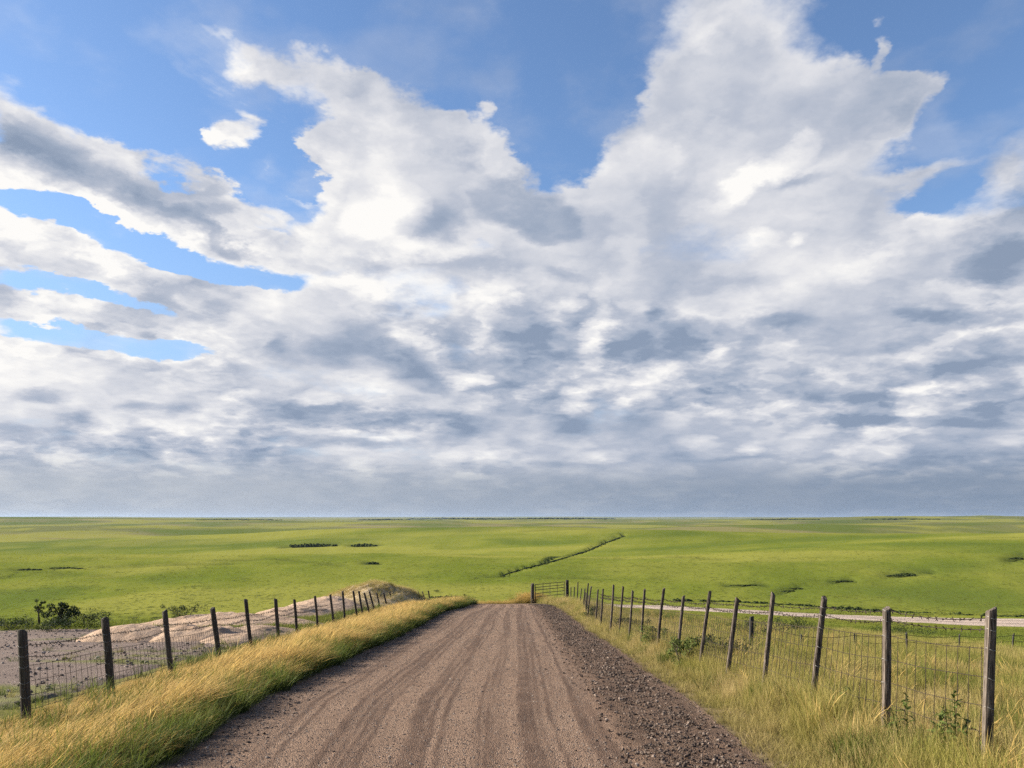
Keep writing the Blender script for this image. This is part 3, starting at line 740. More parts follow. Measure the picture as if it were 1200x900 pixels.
scatter("dry_straw_grass", straw, np.stack([x_, y_, H(x_, y_)], -1), rng.uniform(0, 6.28, len(x_)), rng.uniform(0.5, 1.25, len(x_)) * np.interp(y_, [6, 30], [0.9, 1.5]), 0.72 + 0.5 * fbm(x_, y_, 3), 3, mats=[M_GOLD])

n = 9000
x_, y_ = rand_area(n, 2.7, 9.5, 4.5, 55, 1.9)
ok = (x_ > road_r(y_) + 0.5 + 0.3 * fbm(y_, y_ * 0, 2)) & (fbm(x_ / 0.9 + 8, y_ / 1.3, 3) > 0.12)
x_, y_ = x_[ok], y_[ok]
scatter("green_tufts_in_meadow", green, np.stack([x_, y_, H(x_, y_)], -1), rng.uniform(0, 6.28, len(x_)), rng.uniform(0.9, 1.7, len(x_)), 0.30 + 0.25 * rng.uniform(size=len(x_)), 4, mats=[M_GREEN], sclz=rng.uniform(1.0, 1.9, len(x_)))

# --- long seed stalks standing out of both verges
stalks = library("seed_stalks", [clump("seed_stalks", M_GOLD, 9, 0.10, 0.80, 0.4, 0.0050, 0.25, 0.22, 0.35, 1.0, 5, 0.35, s_) for s_ in range(61, 65)])
n = 5200
x_, y_ = rand_area(n, -8.5, 8.5, 5.0, 50, 1.7)
okL = (x_ < road_l(y_) - 0.5) & (x_ > fence_l(y_) - 0.2); okR = (x_ > road_r(y_) + 0.7)
ok = (okL | okR) & (fbm(x_ / 1.2 + 3, y_ / 1.2, 3) > -0.05)
x_, y_ = x_[ok], y_[ok]
scatter("seeding_grass_stalks", stalks, np.stack([x_, y_, H(x_, y_)], -1), np.where(x_ < 0, rng.normal(0, .4, len(x_)), rng.uniform(0, 6.28, len(x_))), rng.uniform(0.6, 1.05, len(x_)) * np.where(x_ < 0, np.interp(y_, [6, 16], [.75, 1.05]) * np.interp(x_ - fence_l(y_), [0, 1.3], [.4, 1]), .85), 0.62 + 0.35 * rng.uniform(size=len(x_)), 4, mats=[M_GOLD])

# --- field beyond: tufts out to where they are too small to see, on both sides
n = 150000
a_ = rng.uniform(-0.66, 0.66, n); r_ = np.exp(rng.uniform(math.log(16), math.log(330), n))
x_, y_ = r_ * a_, r_
left = x_ < 0
inside = (x_ > fence_l(y_) - 0.6) & (x_ < np.where(y_ < 66, 10.0 + 0 * x_, -99)) & (y_ < 66)
inside |= road_mask(x_, y_, -1.0) > 0.02
inside |= yard_mask(x_, y_, 0.5) > 0.3
inside |= lower_dist(x_, y_) < lower_hw(x_) + 1.0
inside |= (x_ < 0) & (y_ < 31) & (x_ > -40)
keep = ~inside
x_, y_ = x_[keep], y_[keep]
patch = fbm(x_ / 14.0, y_ / 9.0, 4)
keep = rng.uniform(size=len(x_)) < np.clip(0.45 + 1.6 * patch, 0.08, 1)
x_, y_, patch = x_[keep], y_[keep], patch[keep]
low_ = (x_ > 5) & (y_ < 90)
s_ = np.where(low_, np.interp(y_, [30, 45], [0.6, 0.3]), 1.0) * np.interp(y_, [20, 60, 150, 330], [0.62, 0.95, 1.2, 0.9]) * rng.uniform(0.5, 1.2, len(x_)) * (0.8 + 0.8 * np.clip(patch, 0, 1))
tt_ = 0.42 - 0.9 * fbm(x_ / 30.0 + 5, y_ / 16.0, 4) + 0.09 * rng.normal(size=len(x_))
scatter("field_grass", tuft, np.stack([x_, y_, H(x_, y_)], -1), rng.uniform(0, 6.28, len(x_)), s_, tt_, 4, mats=[M_FIELD], sclz=s_ * np.interp(y_, [20, 120, 330], [0.9, 0.6, 0.35]))

# ------------------------------------------------------------------ loose stones and clods
def stone_mesh(name, material, seed, rough=0.28):
    bm = bmesh.new(); bmesh.ops.create_icosphere(bm, subdivisions=1, radius=1.0)
    g = random.Random(seed)
    sx, sy, sz = g.uniform(.7, 1.1), g.uniform(.6, 1.0), g.uniform(.45, .75)
    for v in bm.verts:
        k = 1 + g.uniform(-rough, rough)
        v.co = Vector((v.co.x * sx * k, v.co.y * sy * k, v.co.z * sz * k))
    me = bpy.data.meshes.new(name); bm.to_mesh(me); bm.free()
    me.materials.append(material)
    return me
def stone_material(name, lo, mid, hi):
    m, nt, out = mat(name); b = NB(nt)
    t = b.attr('tint', 'INSTANCER')
    x = b.n('ShaderNodeValToRGB'); b.set(x.inputs[0], t)
    e = x.color_ramp.elements; e[0].color = (*lo, 1); e[1].color = (*hi, 1); q = e.new(0.5); q.color = (*mid, 1)
    nt.links.new(b.bsdf(x.outputs[0], 0.9, spec=0.15), out.inputs[0])
    return m
M_STONE = stone_material("stone", (0.085, 0.065, 0.055), (0.165, 0.125, 0.10), (0.34, 0.29, 0.24))
M_CLOD = stone_material("dark_clod", (0.045, 0.032, 0.025), (0.095, 0.068, 0.052), (0.25, 0.19, 0.15))
stones = library("road_stone", [stone_mesh("road_stone", M_STONE, s_) for s_ in range(5)])
clods = library("road_clod", [stone_mesh("road_clod", M_CLOD, 50 + s_, 0.38) for s_ in range(5)])
n = 120000
y_ = 5.8 + 44 * rng.uniform(0, 1, n) ** 2.2
uu = rng.uniform(-0.98, 0.98, n)
lx, rx_ = road_l(y_), road_r(y_); x_ = lx + (rx_ - lx) * (uu + 1) / 2
dens = 0.35 + 0.5 * np.clip(fbm(uu * 8, y_ / 3.0, 3) + 0.3, 0, 1) + 0.3 * sstep(np.abs(uu), 0.55, 0.9)
ok = rng.uniform(size=n) < dens
x_, y_ = x_[ok], y_[ok]; m_ = len(x_)
sz = (0.0035 + 0.0075 * rng.uniform(size=m_) ** 3) * np.interp(y_, [6, 15, 45], [1, 1.35, 2.0])
big = rng.uniform(size=m_) < 0.004; sz[big] *= 2.3
scatter("loose_gravel", stones, np.stack([x_, y_, H0(x_, y_) + 0.004 + sz * 0.25], -1), rng.uniform(0, 6.28, m_), sz, 0.45 + 0.25 * rng.normal(size=m_), 5, tilt=rng.uniform(-.5, .5, (m_, 2)), mats=[M_STONE])
n = 46000
y_ = 5.8 + 50 * rng.uniform(0, 1, n) ** 2.0
uu = np.concatenate([rng.normal(0.78, 0.13, int(n * 0.86)), rng.normal(-0.9, 0.07, n - int(n * 0.86))]); rng.shuffle(uu)
lx, rx_ = road_l(y_), road_r(y_); x_ = lx + (rx_ - lx) * (uu + 1) / 2
ok = (uu < 1.06) & (uu > -1.02) & (rng.uniform(size=n) < np.clip(0.55 + 1.2 * fbm(x_ / 0.4, y_ / 0.6, 3), 0.1, 1))
x_, y_, uu = x_[ok], y_[ok], uu[ok]; m_ = len(x_)
sz = (0.004 + 0.021 * rng.uniform(size=m_) ** 3.2) * np.interp(y_, [6, 15, 50], [1, 1.25, 1.8])
zz = H0(x_, y_) + 0.035 * sstep(uu, 0.45, 0.62) * sstep(-uu, -1.0, -0.9)
scatter("dark_gravel_clods", clods, np.stack([x_, y_, zz + sz * 0.3], -1), rng.uniform(0, 6.28, m_), sz, 0.42 + 0.25 * rng.normal(size=m_), 5, tilt=rng.uniform(-.6, .6, (m_, 2)), mats=[M_CLOD])

n = 14000
x_ = -6.5 - 26 * rng.uniform(size=n); y_ = rng.uniform(11.5, 33, n)
ok = (yard_mask(x_, y_, 0.0) > 0.5) & (fbm(x_ / 2.5, y_ / 1.6, 3) > -0.12)
x_, y_ = x_[ok], y_[ok]; m_ = len(x_); sz = 0.010 + 0.05 * rng.uniform(size=m_) ** 4
scatter("yard_stones", stones, np.stack([x_, y_, H0(x_, y_) + 0.02 + sz * .2], -1), rng.uniform(0, 6.28, m_), sz, 0.45 + 0.3 * rng.normal(size=m_), 5, tilt=rng.uniform(-.5, .5, (m_, 2)), mats=[M_STONE])
n = 2600
x_ = -6.5 - 26 * rng.uniform(size=n); y_ = rng.uniform(11, 34, n)
ok = (fbm(x_ / 6.0 + 4, y_ / 1.5, 4) + 0.25 * sstep(-y_, -14, -11) + 0.2 * np.exp(-((y_ - 27) / 1.6) ** 2) > 0.16)
x_, y_ = x_[ok], y_[ok]
scatter("yard_weeds", green, np.stack([x_, y_, H0(x_, y_)], -1), rng.uniform(0, 6.28, len(x_)), rng.uniform(0.4, 1.0, len(x_)), 0.5 + 0.3 * rng.normal(size=len(x_)), 4, mats=[M_GREEN])

# ------------------------------------------------------------------ wood and metal
def wood_material(name, c_lo, c_hi, c_crack):
    m, nt, out = mat(name); b = NB(nt)
    tc_ = b.n('ShaderNodeTexCoord').outputs['Object']
    g1_ = b.noise(9, 6, 0.65, b.scale(tc_, (7, 7, 0.55)), 0.6)
    g2_ = b.noise(3, 4, 0.6, tc_)
    rnd = b.n('ShaderNodeObjectInfo').outputs['Random']
    c = b.mix(b.step(g1_, 0.36, 0.66), c_lo, c_hi)
    c = b.mix(b.math('MULTIPLY', b.step(g1_, 0.38, 0.28), 0.85), c, c_crack)
    c = b.mix(b.math('MULTIPLY', b.step(g2_, 0.55, 0.7), 0.5), c, tuple(x * 0.6 for x in c_lo))
    hsv = b.n('ShaderNodeHueSaturation'); b.set(hsv.inputs['Color'], c); b.set(hsv.inputs['Value'], b.math('ADD', b.math('MULTIPLY', rnd, 0.5), 0.72))
    nt.links.new(b.bsdf(hsv.outputs[0], 0.9, b.bump(g1_, 0.8, 0.02), spec=0.15), out.inputs[0])
    return m
M_POST_R = wood_material("weathered_grey_wood", (0.032, 0.024, 0.019), (0.165, 0.133, 0.108), (0.018, 0.013, 0.010))
M_POST_L = wood_material("dark_stained_wood", (0.040, 0.032, 0.026), (0.085, 0.072, 0.060), (0.014, 0.011, 0.009))
def metal_material(name, c0, c1, metal=0.5):
    m, nt, out = mat(name); b = NB(nt)
    p_ = b.n('ShaderNodeTexCoord').outputs['Object']
    c = b.mix(b.noise(14, 5, 0.6, p_), c0, c1)
    nt.links.new(b.bsdf(c, 0.65, metal=metal, spec=0.3), out.inputs[0])
    return m
M_WIRE = metal_material("rusty_wire", (0.022, 0.015, 0.012), (0.055, 0.038, 0.028), 0.2)
M_GATE = metal_material("dark_gate_steel", (0.035, 0.028, 0.026), (0.09, 0.07, 0.06), 0.3)
M_TPOST = metal_material("dark_steel_post", (0.020, 0.020, 0.018), (0.05, 0.045, 0.04), 0.2)
M_TIE = metal_material("bright_wire", (0.28, 0.27, 0.25), (0.45, 0.43, 0.40), 0.6)

def post_mesh(name, vec, r0, r1, material, seed, square=0.5, ragged=0.010, turn0=0.0):
    """a rough post from (0,0,0) to vec, rounded-square in section"""
    g = np.random.default_rng(seed)
    nr, ns = 9, 16
    vec = np.array(vec, float); L = np.linalg.norm(vec); up = vec / L
    ex = np.cross([0, 1, 0], up); ex /= np.linalg.norm(ex); ey = np.cross(up, ex)
    turn = turn0 + g.uniform(-0.08, 0.08)
    rw = 1 + 0.025 * g.normal(size=ns)
    co = []
    bend = g.normal(0, 0.010, 2)
    for i in range(nr + 1):
        t = min(i / (nr - 1), 1.0)
        rr_ = r0 + (r1 - r0) * t
        if i == nr: rr_ *= 0.80
        off = bend * math.sin(t * math.pi)
        zz_ = t * L + (0.012 if i == nr else 0)
        for k in range(ns):
            a = 2 * math.pi * k / ns + turn
            sq = 1.0 / max(abs(math.cos(a)), abs(math.sin(a)))
            q = rr_ * (1 + square * (sq - 1)) * rw[k] * (1 + g.normal(0, ragged * 2.4))
            tilt_top = 0.02 * math.cos(a - seed) if i >= nr - 1 else 0
            co.append(up * (zz_ + tilt_top) + ex * (q * math.cos(a) + off[0]) + ey * (q * math.sin(a) + off[1]))
    co.append(up * (L + 0.012))
    f = grid_faces(nr + 1, ns, wrap=True)
    me = bpy.data.meshes.new(name)
    tri = [(nr * ns + k, nr * ns + (k + 1) % ns, len(co) - 1) for k in range(ns)]
    me.from_pydata([tuple(c) for c in co], [], [tuple(x) for x in f] + tri)
    me.polygons.foreach_set('use_smooth', [square < 0.8] * len(f) + [False] * ns)
    me.materials.append(material); me.update()
    return me
def tube_np(pts, r, ns=5):
    pts = np.asarray(pts, float); n = len(pts)
    t = np.gradient(pts, axis=0); t /= np.linalg.norm(t, axis=1)[:, None] + 1e-12
    ref = np.where(np.abs(t[:, 2:3]) > 0.8, np.array([[1.0, 0, 0]]), np.array([[0, 0, 1.0]]))
    a = np.cross(t, ref); a /= np.linalg.norm(a, axis=1)[:, None] + 1e-12
    b_ = np.cross(t, a)
    ang = np.arange(ns) * 2 * math.pi / ns
    co = pts[:, None, :] + r * (np.cos(ang)[None, :, None] * a[:, None, :] + np.sin(ang)[None, :, None] * b_[:, None, :])
    return co.reshape(-1, 3), grid_faces(n, ns, wrap=True)
def join_tubes(name, parts, material):
    cs, fs, k = [], [], 0
    for c_, f_ in parts:
        cs.append(c_); fs.append(f_ + k); k += len(c_)
    me = mesh_np(name, np.concatenate(cs), np.concatenate(fs)); me.materials.append(material)
    return me

def build_fence(root, posts, strands, rows, stay_step, wood, side, r_post, stay_bays, square, wire_r, seed0):
    """posts: (px_base, px_top, py_top, Y). Every post, strand and stay is a part of the fence."""
    org = np.array(root.location)
    base, axis = [], []
    for (xb, yb, xt, yt, Y) in posts:
        top = np.array([(xt - 600) / F * Y, Y, (HORIZ - yt) / F * Y])
        bx = (xb - 600) / F * Y; bz_vis = (HORIZ - yb) / F * Y
        slope = (bx - top[0]) / (bz_vis - top[2] - 1e-6)
        g0 = hz_(bx, Y)
        bx2 = top[0] + slope * (g0 - top[2])
        g0 = hz_(bx2, Y)
        base.append(np.array([bx2, Y, g0])); axis.append(top - np.array([bx2, Y, g0]))
    for i, (p, v) in enumerate(zip(base, axis)):
        u_ = v / v[2]
        k = R.uniform(0.9, 1.12)
        me = post_mesh("fence_post", v + u_ * 0.25, r_post * k * 1.05, r_post * k, wood, seed0 + i, square, turn0=0.24 if side > 0 else 0.0)
        link("fence_post", me, None, root, Vector(p - u_ * 0.25 - org))
    def at(i, h):
        v = axis[i]; q = base[i] + v / v[2] * h
        return q + np.array([side * r_post * 1.05, 0, 0]) - org
    n = len(posts)
    for h, sag, barbed in strands:
        pts = []
        for i in range(n - 1):
            a, c_ = at(i, h), at(i + 1, h)
            L = np.linalg.norm(c_ - a); s_ = sag * R.uniform(0.5, 1.4)
            m_ = max(4, int(10 - i * 0.4))
            for j in range(m_):
                t = j / m_; q = a + (c_ - a) * t; q[2] -= s_ * 4 * t * (1 - t); pts.append(q)
        pts.append(at(n - 1, h))
        parts = []
        pts = np.array(pts)
        # two twisted wires where near, one where far
        seg = np.linalg.norm(np.diff(pts, axis=0), axis=1); cum_ = np.concatenate([[0], np.cumsum(seg)])
        parts.append(tube_np(pts, wire_r * 1.1, 4))
        if barbed:
            s_ = 0.06
            while s_ < cum_[-1]:
                q = np.array([np.interp(s_, cum_, pts[:, k]) for k in range(3)])
                Yw = q[1] + org[1]
                if Yw > 34: break
                bl = 0.018 + 0.0010 * Yw
                for k in range(2):
                    d = np.array([R.gauss(0, 1), R.gauss(0, .4), R.gauss(0, 1)]); d /= np.linalg.norm(d)
                    parts.append(tube_np(np.array([q - d * bl, q, q + d * bl]), wire_r * 1.25, 3))
                s_ += 0.13
        link("barbed_wire" if barbed else "wire", join_tubes("barbed_wire", parts, M_WIRE), None, root)
    for h in rows:
        pts = []
        for i in range(n - 1):
            a, c_ = at(i, h), at(i + 1, h)
            for j in range(5):
                t = j / 5; q = a + (c_ - a) * t; q[2] -= 0.02 * 4 * t * (1 - t) + R.uniform(-.004, .004); pts.append(q)
        pts.append(at(n - 1, h))
        link("line_wire", join_tubes("line_wire", [tube_np(pts, wire_r * 0.9, 4)], M_WIRE), None, root)
    far_parts = []
    hi, lo = rows[0], rows[-1]
    for i in range(n - 1):
        a0, a1 = at(i, lo - 0.03), at(i, hi + 0.01); b0, b1 = at(i + 1, lo - 0.03), at(i + 1, hi + 0.01)
        L = np.linalg.norm(b0 - a0); m_ = max(2, int(round(L / stay_step)))
        for j in range(1, m_):
            t = j / m_; p0 = a0 + (b0 - a0) * t; p1 = a1 + (b1 - a1) * t
            p1 = p1 - np.array([0, 0, 0.02 * 4 * t * (1 - t)])
            mid = (p0 + p1) / 2 + np.array([R.uniform(-.012, .012), R.uniform(-.012, .012), 0])
            q1 = p0 + (p1 - p0) * .3 + np.array([R.uniform(-.006, .006), 0, 0])
            c_, f_ = tube_np(np.array([p0, q1, mid, p1]), wire_r * 1.0, 4)
            if i < stay_bays:
                k0 = (p0 + p1) / 2
                me = mesh_np("wire_stay", c_ - k0, f_); me.materials.append(M_WIRE)
                link("wire_stay", me, None, root, Vector(k0))
            elif np.mean([a0[1], b0[1]]) + org[1] < 46 and (j % 1 == 0):
                far_parts.append((c_, f_))
    if far_parts:
        o_ = link("wire_mesh", join_tubes("wire_mesh", far_parts, M_WIRE), None, root); tag(o_, kind='stuff')
    # bright wire ties round the near posts
    for i in range(min(3, n)):
        for h in [s_[0] for s_ in strands] + list(rows[:3]):
            v = axis[i] / axis[i][2]; q = base[i] + v * h - org
            ring = np.array([[q[0] + r_post * 1.17 * math.cos(a), q[1] + r_post * 1.17 * math.sin(a), q[2] + 0.012 * math.sin(a * 2 + h)] for a in np.linspace(0, 2 * math.pi, 13)])
            link("wire_tie", join_tubes("wire_tie", [tube_np(ring, 0.0022, 4)], M_TIE), None, root)
    return base

fr = empty("post_and_wire_fence", (3.9, 6.55, hz_(3.9, 6.55)))
tag(fr, "long fence of leaning grey posts and woven wire along the road's right side", "fence")
RP = [(1157, 893, 1162, 715, 6.55), (1036, 862, 1039, 714, 8.2), (953, 826, 966, 701, 10.0), (896, 797, 906, 696, 11.9), (853, 787, 864, 702, 13.7), (820, 786, 832, 694, 15.7),
      (794, 768, 801, 699, 17.8), (772, 752, 778, 690, 20.0), (752, 750, 755.5, 691, 22.6), (737, 750, 741.5, 693, 25.0), (726, 745, 730.3, 687.5, 27.4), (715, 740, 719, 686, 29.6),
      (703.5, 737, 706.7, 690.7, 32.6), (699, 716, 700.8, 691, 35.5), (690, 711, 692.8, 687.5, 38.4), (687.5, 706, 689.4, 684, 41.5), (684, 706, 685.5, 690, 45.5), (680, 706, 681.5, 690, 49.5), (676, 707, 677.3, 682.5, 53), (672.5, 707, 673.2, 688, 56), (668.5, 707, 669, 688, 58.5)]
rb = build_fence(fr, RP, [(1.36, 0.04, True), (1.26, 0.05, True)], [1.10, 0.86, 0.62, 0.40, 0.2], 0.16, M_POST_R, 1, 0.0325, 7, 0.97, 0.0034, 100)
fl = empty("post_and_wire_fence", (-6.13, 10, hz_(-6.13, 10)))
tag(fl, "long fence of short dark posts between the golden grass verge and gravel yard", "fence")
LP = [(30.5, 843, 26, 740, 10), (130, 812, 123, 725, 12.6), (200, 785, 193, 716, 15.5), (256, 767, 249, 713, 19), (294, 756, 288, 703, 22), (326, 743, 323, 702, 25.5), (347, 735, 345, 703, 28.6),
      (371, 725, 369, 699, 31.6), (389, 716, 387, 697, 34.6), (403, 714, 401.5, 693, 37.6), (418, 722, 414, 693, 40.2), (425.3, 719, 420.7, 693, 42.2), (432.7, 719, 427, 695, 44.2), (438.7, 714, 433, 693.6, 46.2),
      (444, 708, 441.4, 695, 48.4), (452.7, 708, 449.3, 694.5, 50.4), (459, 706, 456.7, 694, 52.4), (468, 705, 465, 694, 54.4), (472.8, 704, 470.7, 694.5, 56.2), (479, 704, 477, 694.5, 57.8), (485, 702, 483, 695, 59.4), (492, 701, 490, 693.5, 61), (497, 700, 495, 693.5, 62.6), (503, 699, 502, 692.5, 64.2)]
lb = build_fence(fl, LP, [(0.98, 0.05, True), (0.86, 0.07, True)], [0.72, 0.52, 0.34, 0.16], 0.17, M_POST_L, -1, 0.046, 6, 0.7, 0.0036, 300)

# distant fence of steel posts across the meadow on the right
fd = empty("steel_post_fence", pix(939, 765)); org = np.array(fd.location)
tag(fd, "low distant fence of thin dark steel posts crossing the meadow below the pale lower road", "fence")
tops, bots = [], []
for (px_, pb, pt, w_) in [(879, 757, 723, .05), (939, 761, 744, .022), (1002, 760, 743, .018), (1063.6, 762, 742, .022), (1125, 760, 744, .018), (1187, 758, 743, .022), (1250, 758, 742, .02), (1320, 760, 742, .02)]:
    g_ = pix(px_, pb + 5); Yp = g_.y; top = Vector((g_.x + R.uniform(-.05, .05), Yp, (HORIZ - pt) / F * Yp))
    v = np.array(top - g_)
    me = post_mesh("steel_post", v + np.array([0, 0, .2]), w_, w_ * .9, M_TPOST, int(px_), 0.9)
    link("steel_post", me, None, fd, g_ - Vector(org) - Vector((0, 0, .2)))
    tops.append(np.array(top) - org); bots.append(np.array(g_) - org)
for fr_ in (0.93, 0.6, 0.3):
    pts = []
    for i in range(len(tops) - 1):
        a = bots[i] + (tops[i] - bots[i]) * fr_; c_ = bots[i + 1] + (tops[i + 1] - bots[i + 1]) * fr_
        for j in range(6):
            t = j / 6; q = a + (c_ - a) * t; q[2] -= 0.05 * 4 * t * (1 - t); pts.append(q)
    link("line_wire", join_tubes("line_wire", [tube_np(pts, 0.006, 4)], M_WIRE), None, fd)

# ------------------------------------------------------------------ gate at the end of the road
gl = Vector((1.75, 60.0, 0)); gr = Vector((4.1, 62.5, 0))
gl.z = gr.z = -5.02 - 1.22
gt = empty("field_gate", gl); tag(gt, "dark five-bar steel farm gate standing closed at the far end of the gravel road", "gate")
dv = np.array(gr - gl); Lg = np.linalg.norm(dv); dn = dv / Lg
for k, h_ in enumerate([0.0, 0.28, 0.54, 0.80, 1.0, 1.22]):
    a = np.array([0, 0, h_]); link("gate_bar", join_tubes("gate_bar", [tube_np([a, a + dv / 2, a + dv], 0.026, 6)], M_GATE), None, gt)
for t in (0.0, 0.26, 0.5, 0.75, 1.0):
    a = dv * t; link("gate_stile" if t in (0.0, 1.0) else "gate_upright", join_tubes("gate_stile", [tube_np([a + [0, 0, -.02], a + [0, 0, .6], a + [0, 0, 1.25]], 0.032 if t in (0, 1) else 0.022, 6)], M_GATE), None, gt)
for s_, px_, hh_ in ((-1, gl, 1.3), (1, gr, 1.35)):
    pp = Vector((px_.x + s_ * 0.22, px_.y + s_ * .1, hz_(px_.x, px_.y)))
    me = post_mesh("gate_post", (0.02, 0, px_.z + hh_ - pp.z + .3), 0.13, 0.12, M_POST_L, 77 + s_, 0.3)
    link("gate_post", me, None, gt, pp - gl - Vector((0, 0, .3)))

# ------------------------------------------------------------------ heaps of sand and earth
def heap_material(name, c0, c1, c2):
    m, nt, out = mat(name); b = NB(nt)
    p_ = b.n('ShaderNodeNewGeometry').outputs['Position']
    n1, n2 = b.noise(2.2, 6, 0.6, p_, 0.4), b.noise(22, 4, 0.7, p_)
    c = b.mix(b.step(n1, 0.38, 0.62), c0, c1); c = b.mix(b.math('MULTIPLY', b.step(n2, 0.55, 0.72), .6), c, c2)
    nt.links.new(b.bsdf(c, 0.95, b.bump(b.math('ADD', n2, b.math('MULTIPLY', n1, 3.0)), 0.8, 0.05), spec=0.1), out.inputs[0])
    return m
M_SAND = heap_material("pale_pink_sand", (0.36, 0.245, 0.165), (0.44, 0.31, 0.215), (0.25, 0.165, 0.11))
M_EARTH = heap_material("straw_strewn_earth", (0.40, 0.30, 0.18), (0.52, 0.40, 0.25), (0.25, 0.17, 0.095))
def heap(name, label, cat, cx_, cy_, rx_, ry_, h_, material, seed, bumps=0.3, parts=None, ridge=0.0, cut=True):
    """a heap as a height field that runs out under the ground at its edge"""
    nr_, na_ = 34, 72
    r_ = np.linspace(0, 1.12, nr_)[:, None]; a_ = np.linspace(0, 2 * math.pi, na_, endpoint=False)[None, :]
    wob = 1 + 0.22 * fbm(np.cos(a_) * 1.4 + seed, np.sin(a_) * 1.4, 3)
    X = r_ * np.cos(a_) * rx_ * wob; Y = r_ * np.sin(a_) * ry_ * wob
    prof = np.where(r_ < 1, (1 - r_ ** 2.1) ** 1.25, 0) * np.ones_like(a_)
    nz = 1 + bumps * 2.0 * fbm((X + seed * 7) / (0.45 * rx_), (Y + 3) / (0.45 * ry_), 4) + bumps * 0.8 * fbm((X + seed) / 0.5, Y / 0.5, 3)
    Z = h_ * prof * nz - 0.10 * sstep(r_, 0.9, 1.12) * np.ones_like(a_)
    base_z = H0(cx_ + X, cy_ + Y)
    z0 = hz_(cx_, cy_)
    me = mesh_np(name, np.stack([X, Y, Z + base_z - z0], -1).reshape(-1, 3), grid_faces(nr_, na_, wrap=True)[:, ::-1])
    me.materials.append(material)
    o_ = link(name, me, None, None, Vector((cx_, cy_, z0))); tag(o_, label, cat)
    return o_
def P3(px_, py_):
    v = pix(px_, py_); return v.x, v.y
hx, hy = P3(146, 752)
heap("sand_heap", "smooth rounded sand heap behind the second and third dark posts from the left", "sand heap", hx, hy + 0.6, 1.9, 1.4, 0.52, M_SAND, 1.3, 0.12)
hx, hy = P3(222, 751)
heap("sand_heap", "low lumpy pink sand heap right of the smooth one, behind the third dark post", "sand heap", hx, hy + 0.8, 2.2, 1.5, 0.48, M_SAND, 2.9, 0.35)
hx, hy = P3(262, 733)
heap("sand_heap", "broad flat bank of pale sand at the back of the yard before the green field", "sand heap", hx, hy + 1.0, 4.4, 2.2, 0.48, M_SAND, 4.1, 0.28)
hx, hy = P3(300, 748)
heap("sand_heap", "pinkish sand bank close behind the fourth to sixth dark fence posts", "sand heap", hx - .4, hy + 1.2, 1.6, 3.8, 0.38, M_SAND, 5.6, 0.22)
hx, hy = P3(352, 722)
heap("sand_heap", "pale sand bank tapering towards the straw covered mound", "sand heap", hx - .6, hy + 1.0, 2.4, 4.8, 0.50, M_SAND, 7.7, 0.22)
mound = heap("earth_mound", "big mound of earth matted with dry straw behind the far left fence posts", "mound", -9.9, 57.0, 4.3, 8.5, 1.35, M_EARTH, 9.2, 0.35)
m2 = heap("earth_mound", "lower shoulder of bare pinkish earth on the near left side of the straw covered mound", "mound", -11.6, 49.5, 3.0, 6.5, 0.70, M_SAND, 12.2, 0.22)
# dry grass growing on the mound: a part of it
def on_heap(o_, n_, zmin, pick=None):
    me_ = o_.data; k = rng.integers(0, len(me_.vertices), n_ * 3)
    v = np.empty(len(me_.vertices) * 3, np.float32); me_.vertices.foreach_get('co', v); v = v.reshape(-1, 3)[k]
    g_ = v[:, 2] > zmin
    v = v[g_][:n_]
    v[:, :2] += rng.normal(0, 0.12, (len(v), 2))
    v[:, 2] -= 0.05
    return v
v = on_heap(mound, 4200, -0.6)
so = scatter("dry_grass", straw, v, rng.uniform(0, 6.28, len(v)), rng.uniform(0.9, 2.0, len(v)), 0.9 + 0.3 * fbm(v[:, 0], v[:, 1], 3), 3, mats=[M_GOLD]); so.parent = mound
v = on_heap(mound, 300, -0.2)
so = scatter("green_tufts", mead, v, rng.uniform(0, 6.28, len(v)), rng.uniform(0.5, 1.1, len(v)), 0.35 + 0.5 * fbm(v[:, 0], v[:, 1], 3), 5, mats=[M_MEADOW]); so.parent = mound

# tussock and low grass where the road turns away over the crest
n_ = 1500
x_ = np.concatenate([rng.normal(1.15, 0.40, 600), rng.uniform(-5, 1.6, 900)]); y_ = np.concatenate([rng.normal(62.0, 0.8, 600), rng.uniform(60, 70, 900)])
ok = (x_ > road_r(y_) + 0.1) | (x_ < road_l(y_) - 0.2); ok &= x_ > fence_l(y_) - .3
x_, y_ = x_[ok], y_[ok]
hgt = np.where((np.abs(x_ - 1.15) < 0.8) & (np.abs(y_ - 62.0) < 1.8), 2.1, 0.95) * rng.uniform(.7, 1.2, len(x_))
scatter("crest_grass", gold, np.stack([x_, y_, H(x_, y_)], -1), rng.normal(0, .6, len(x_)), hgt, 0.55 + .4 * fbm(x_, y_, 2), 5, mats=[M_GOLD])

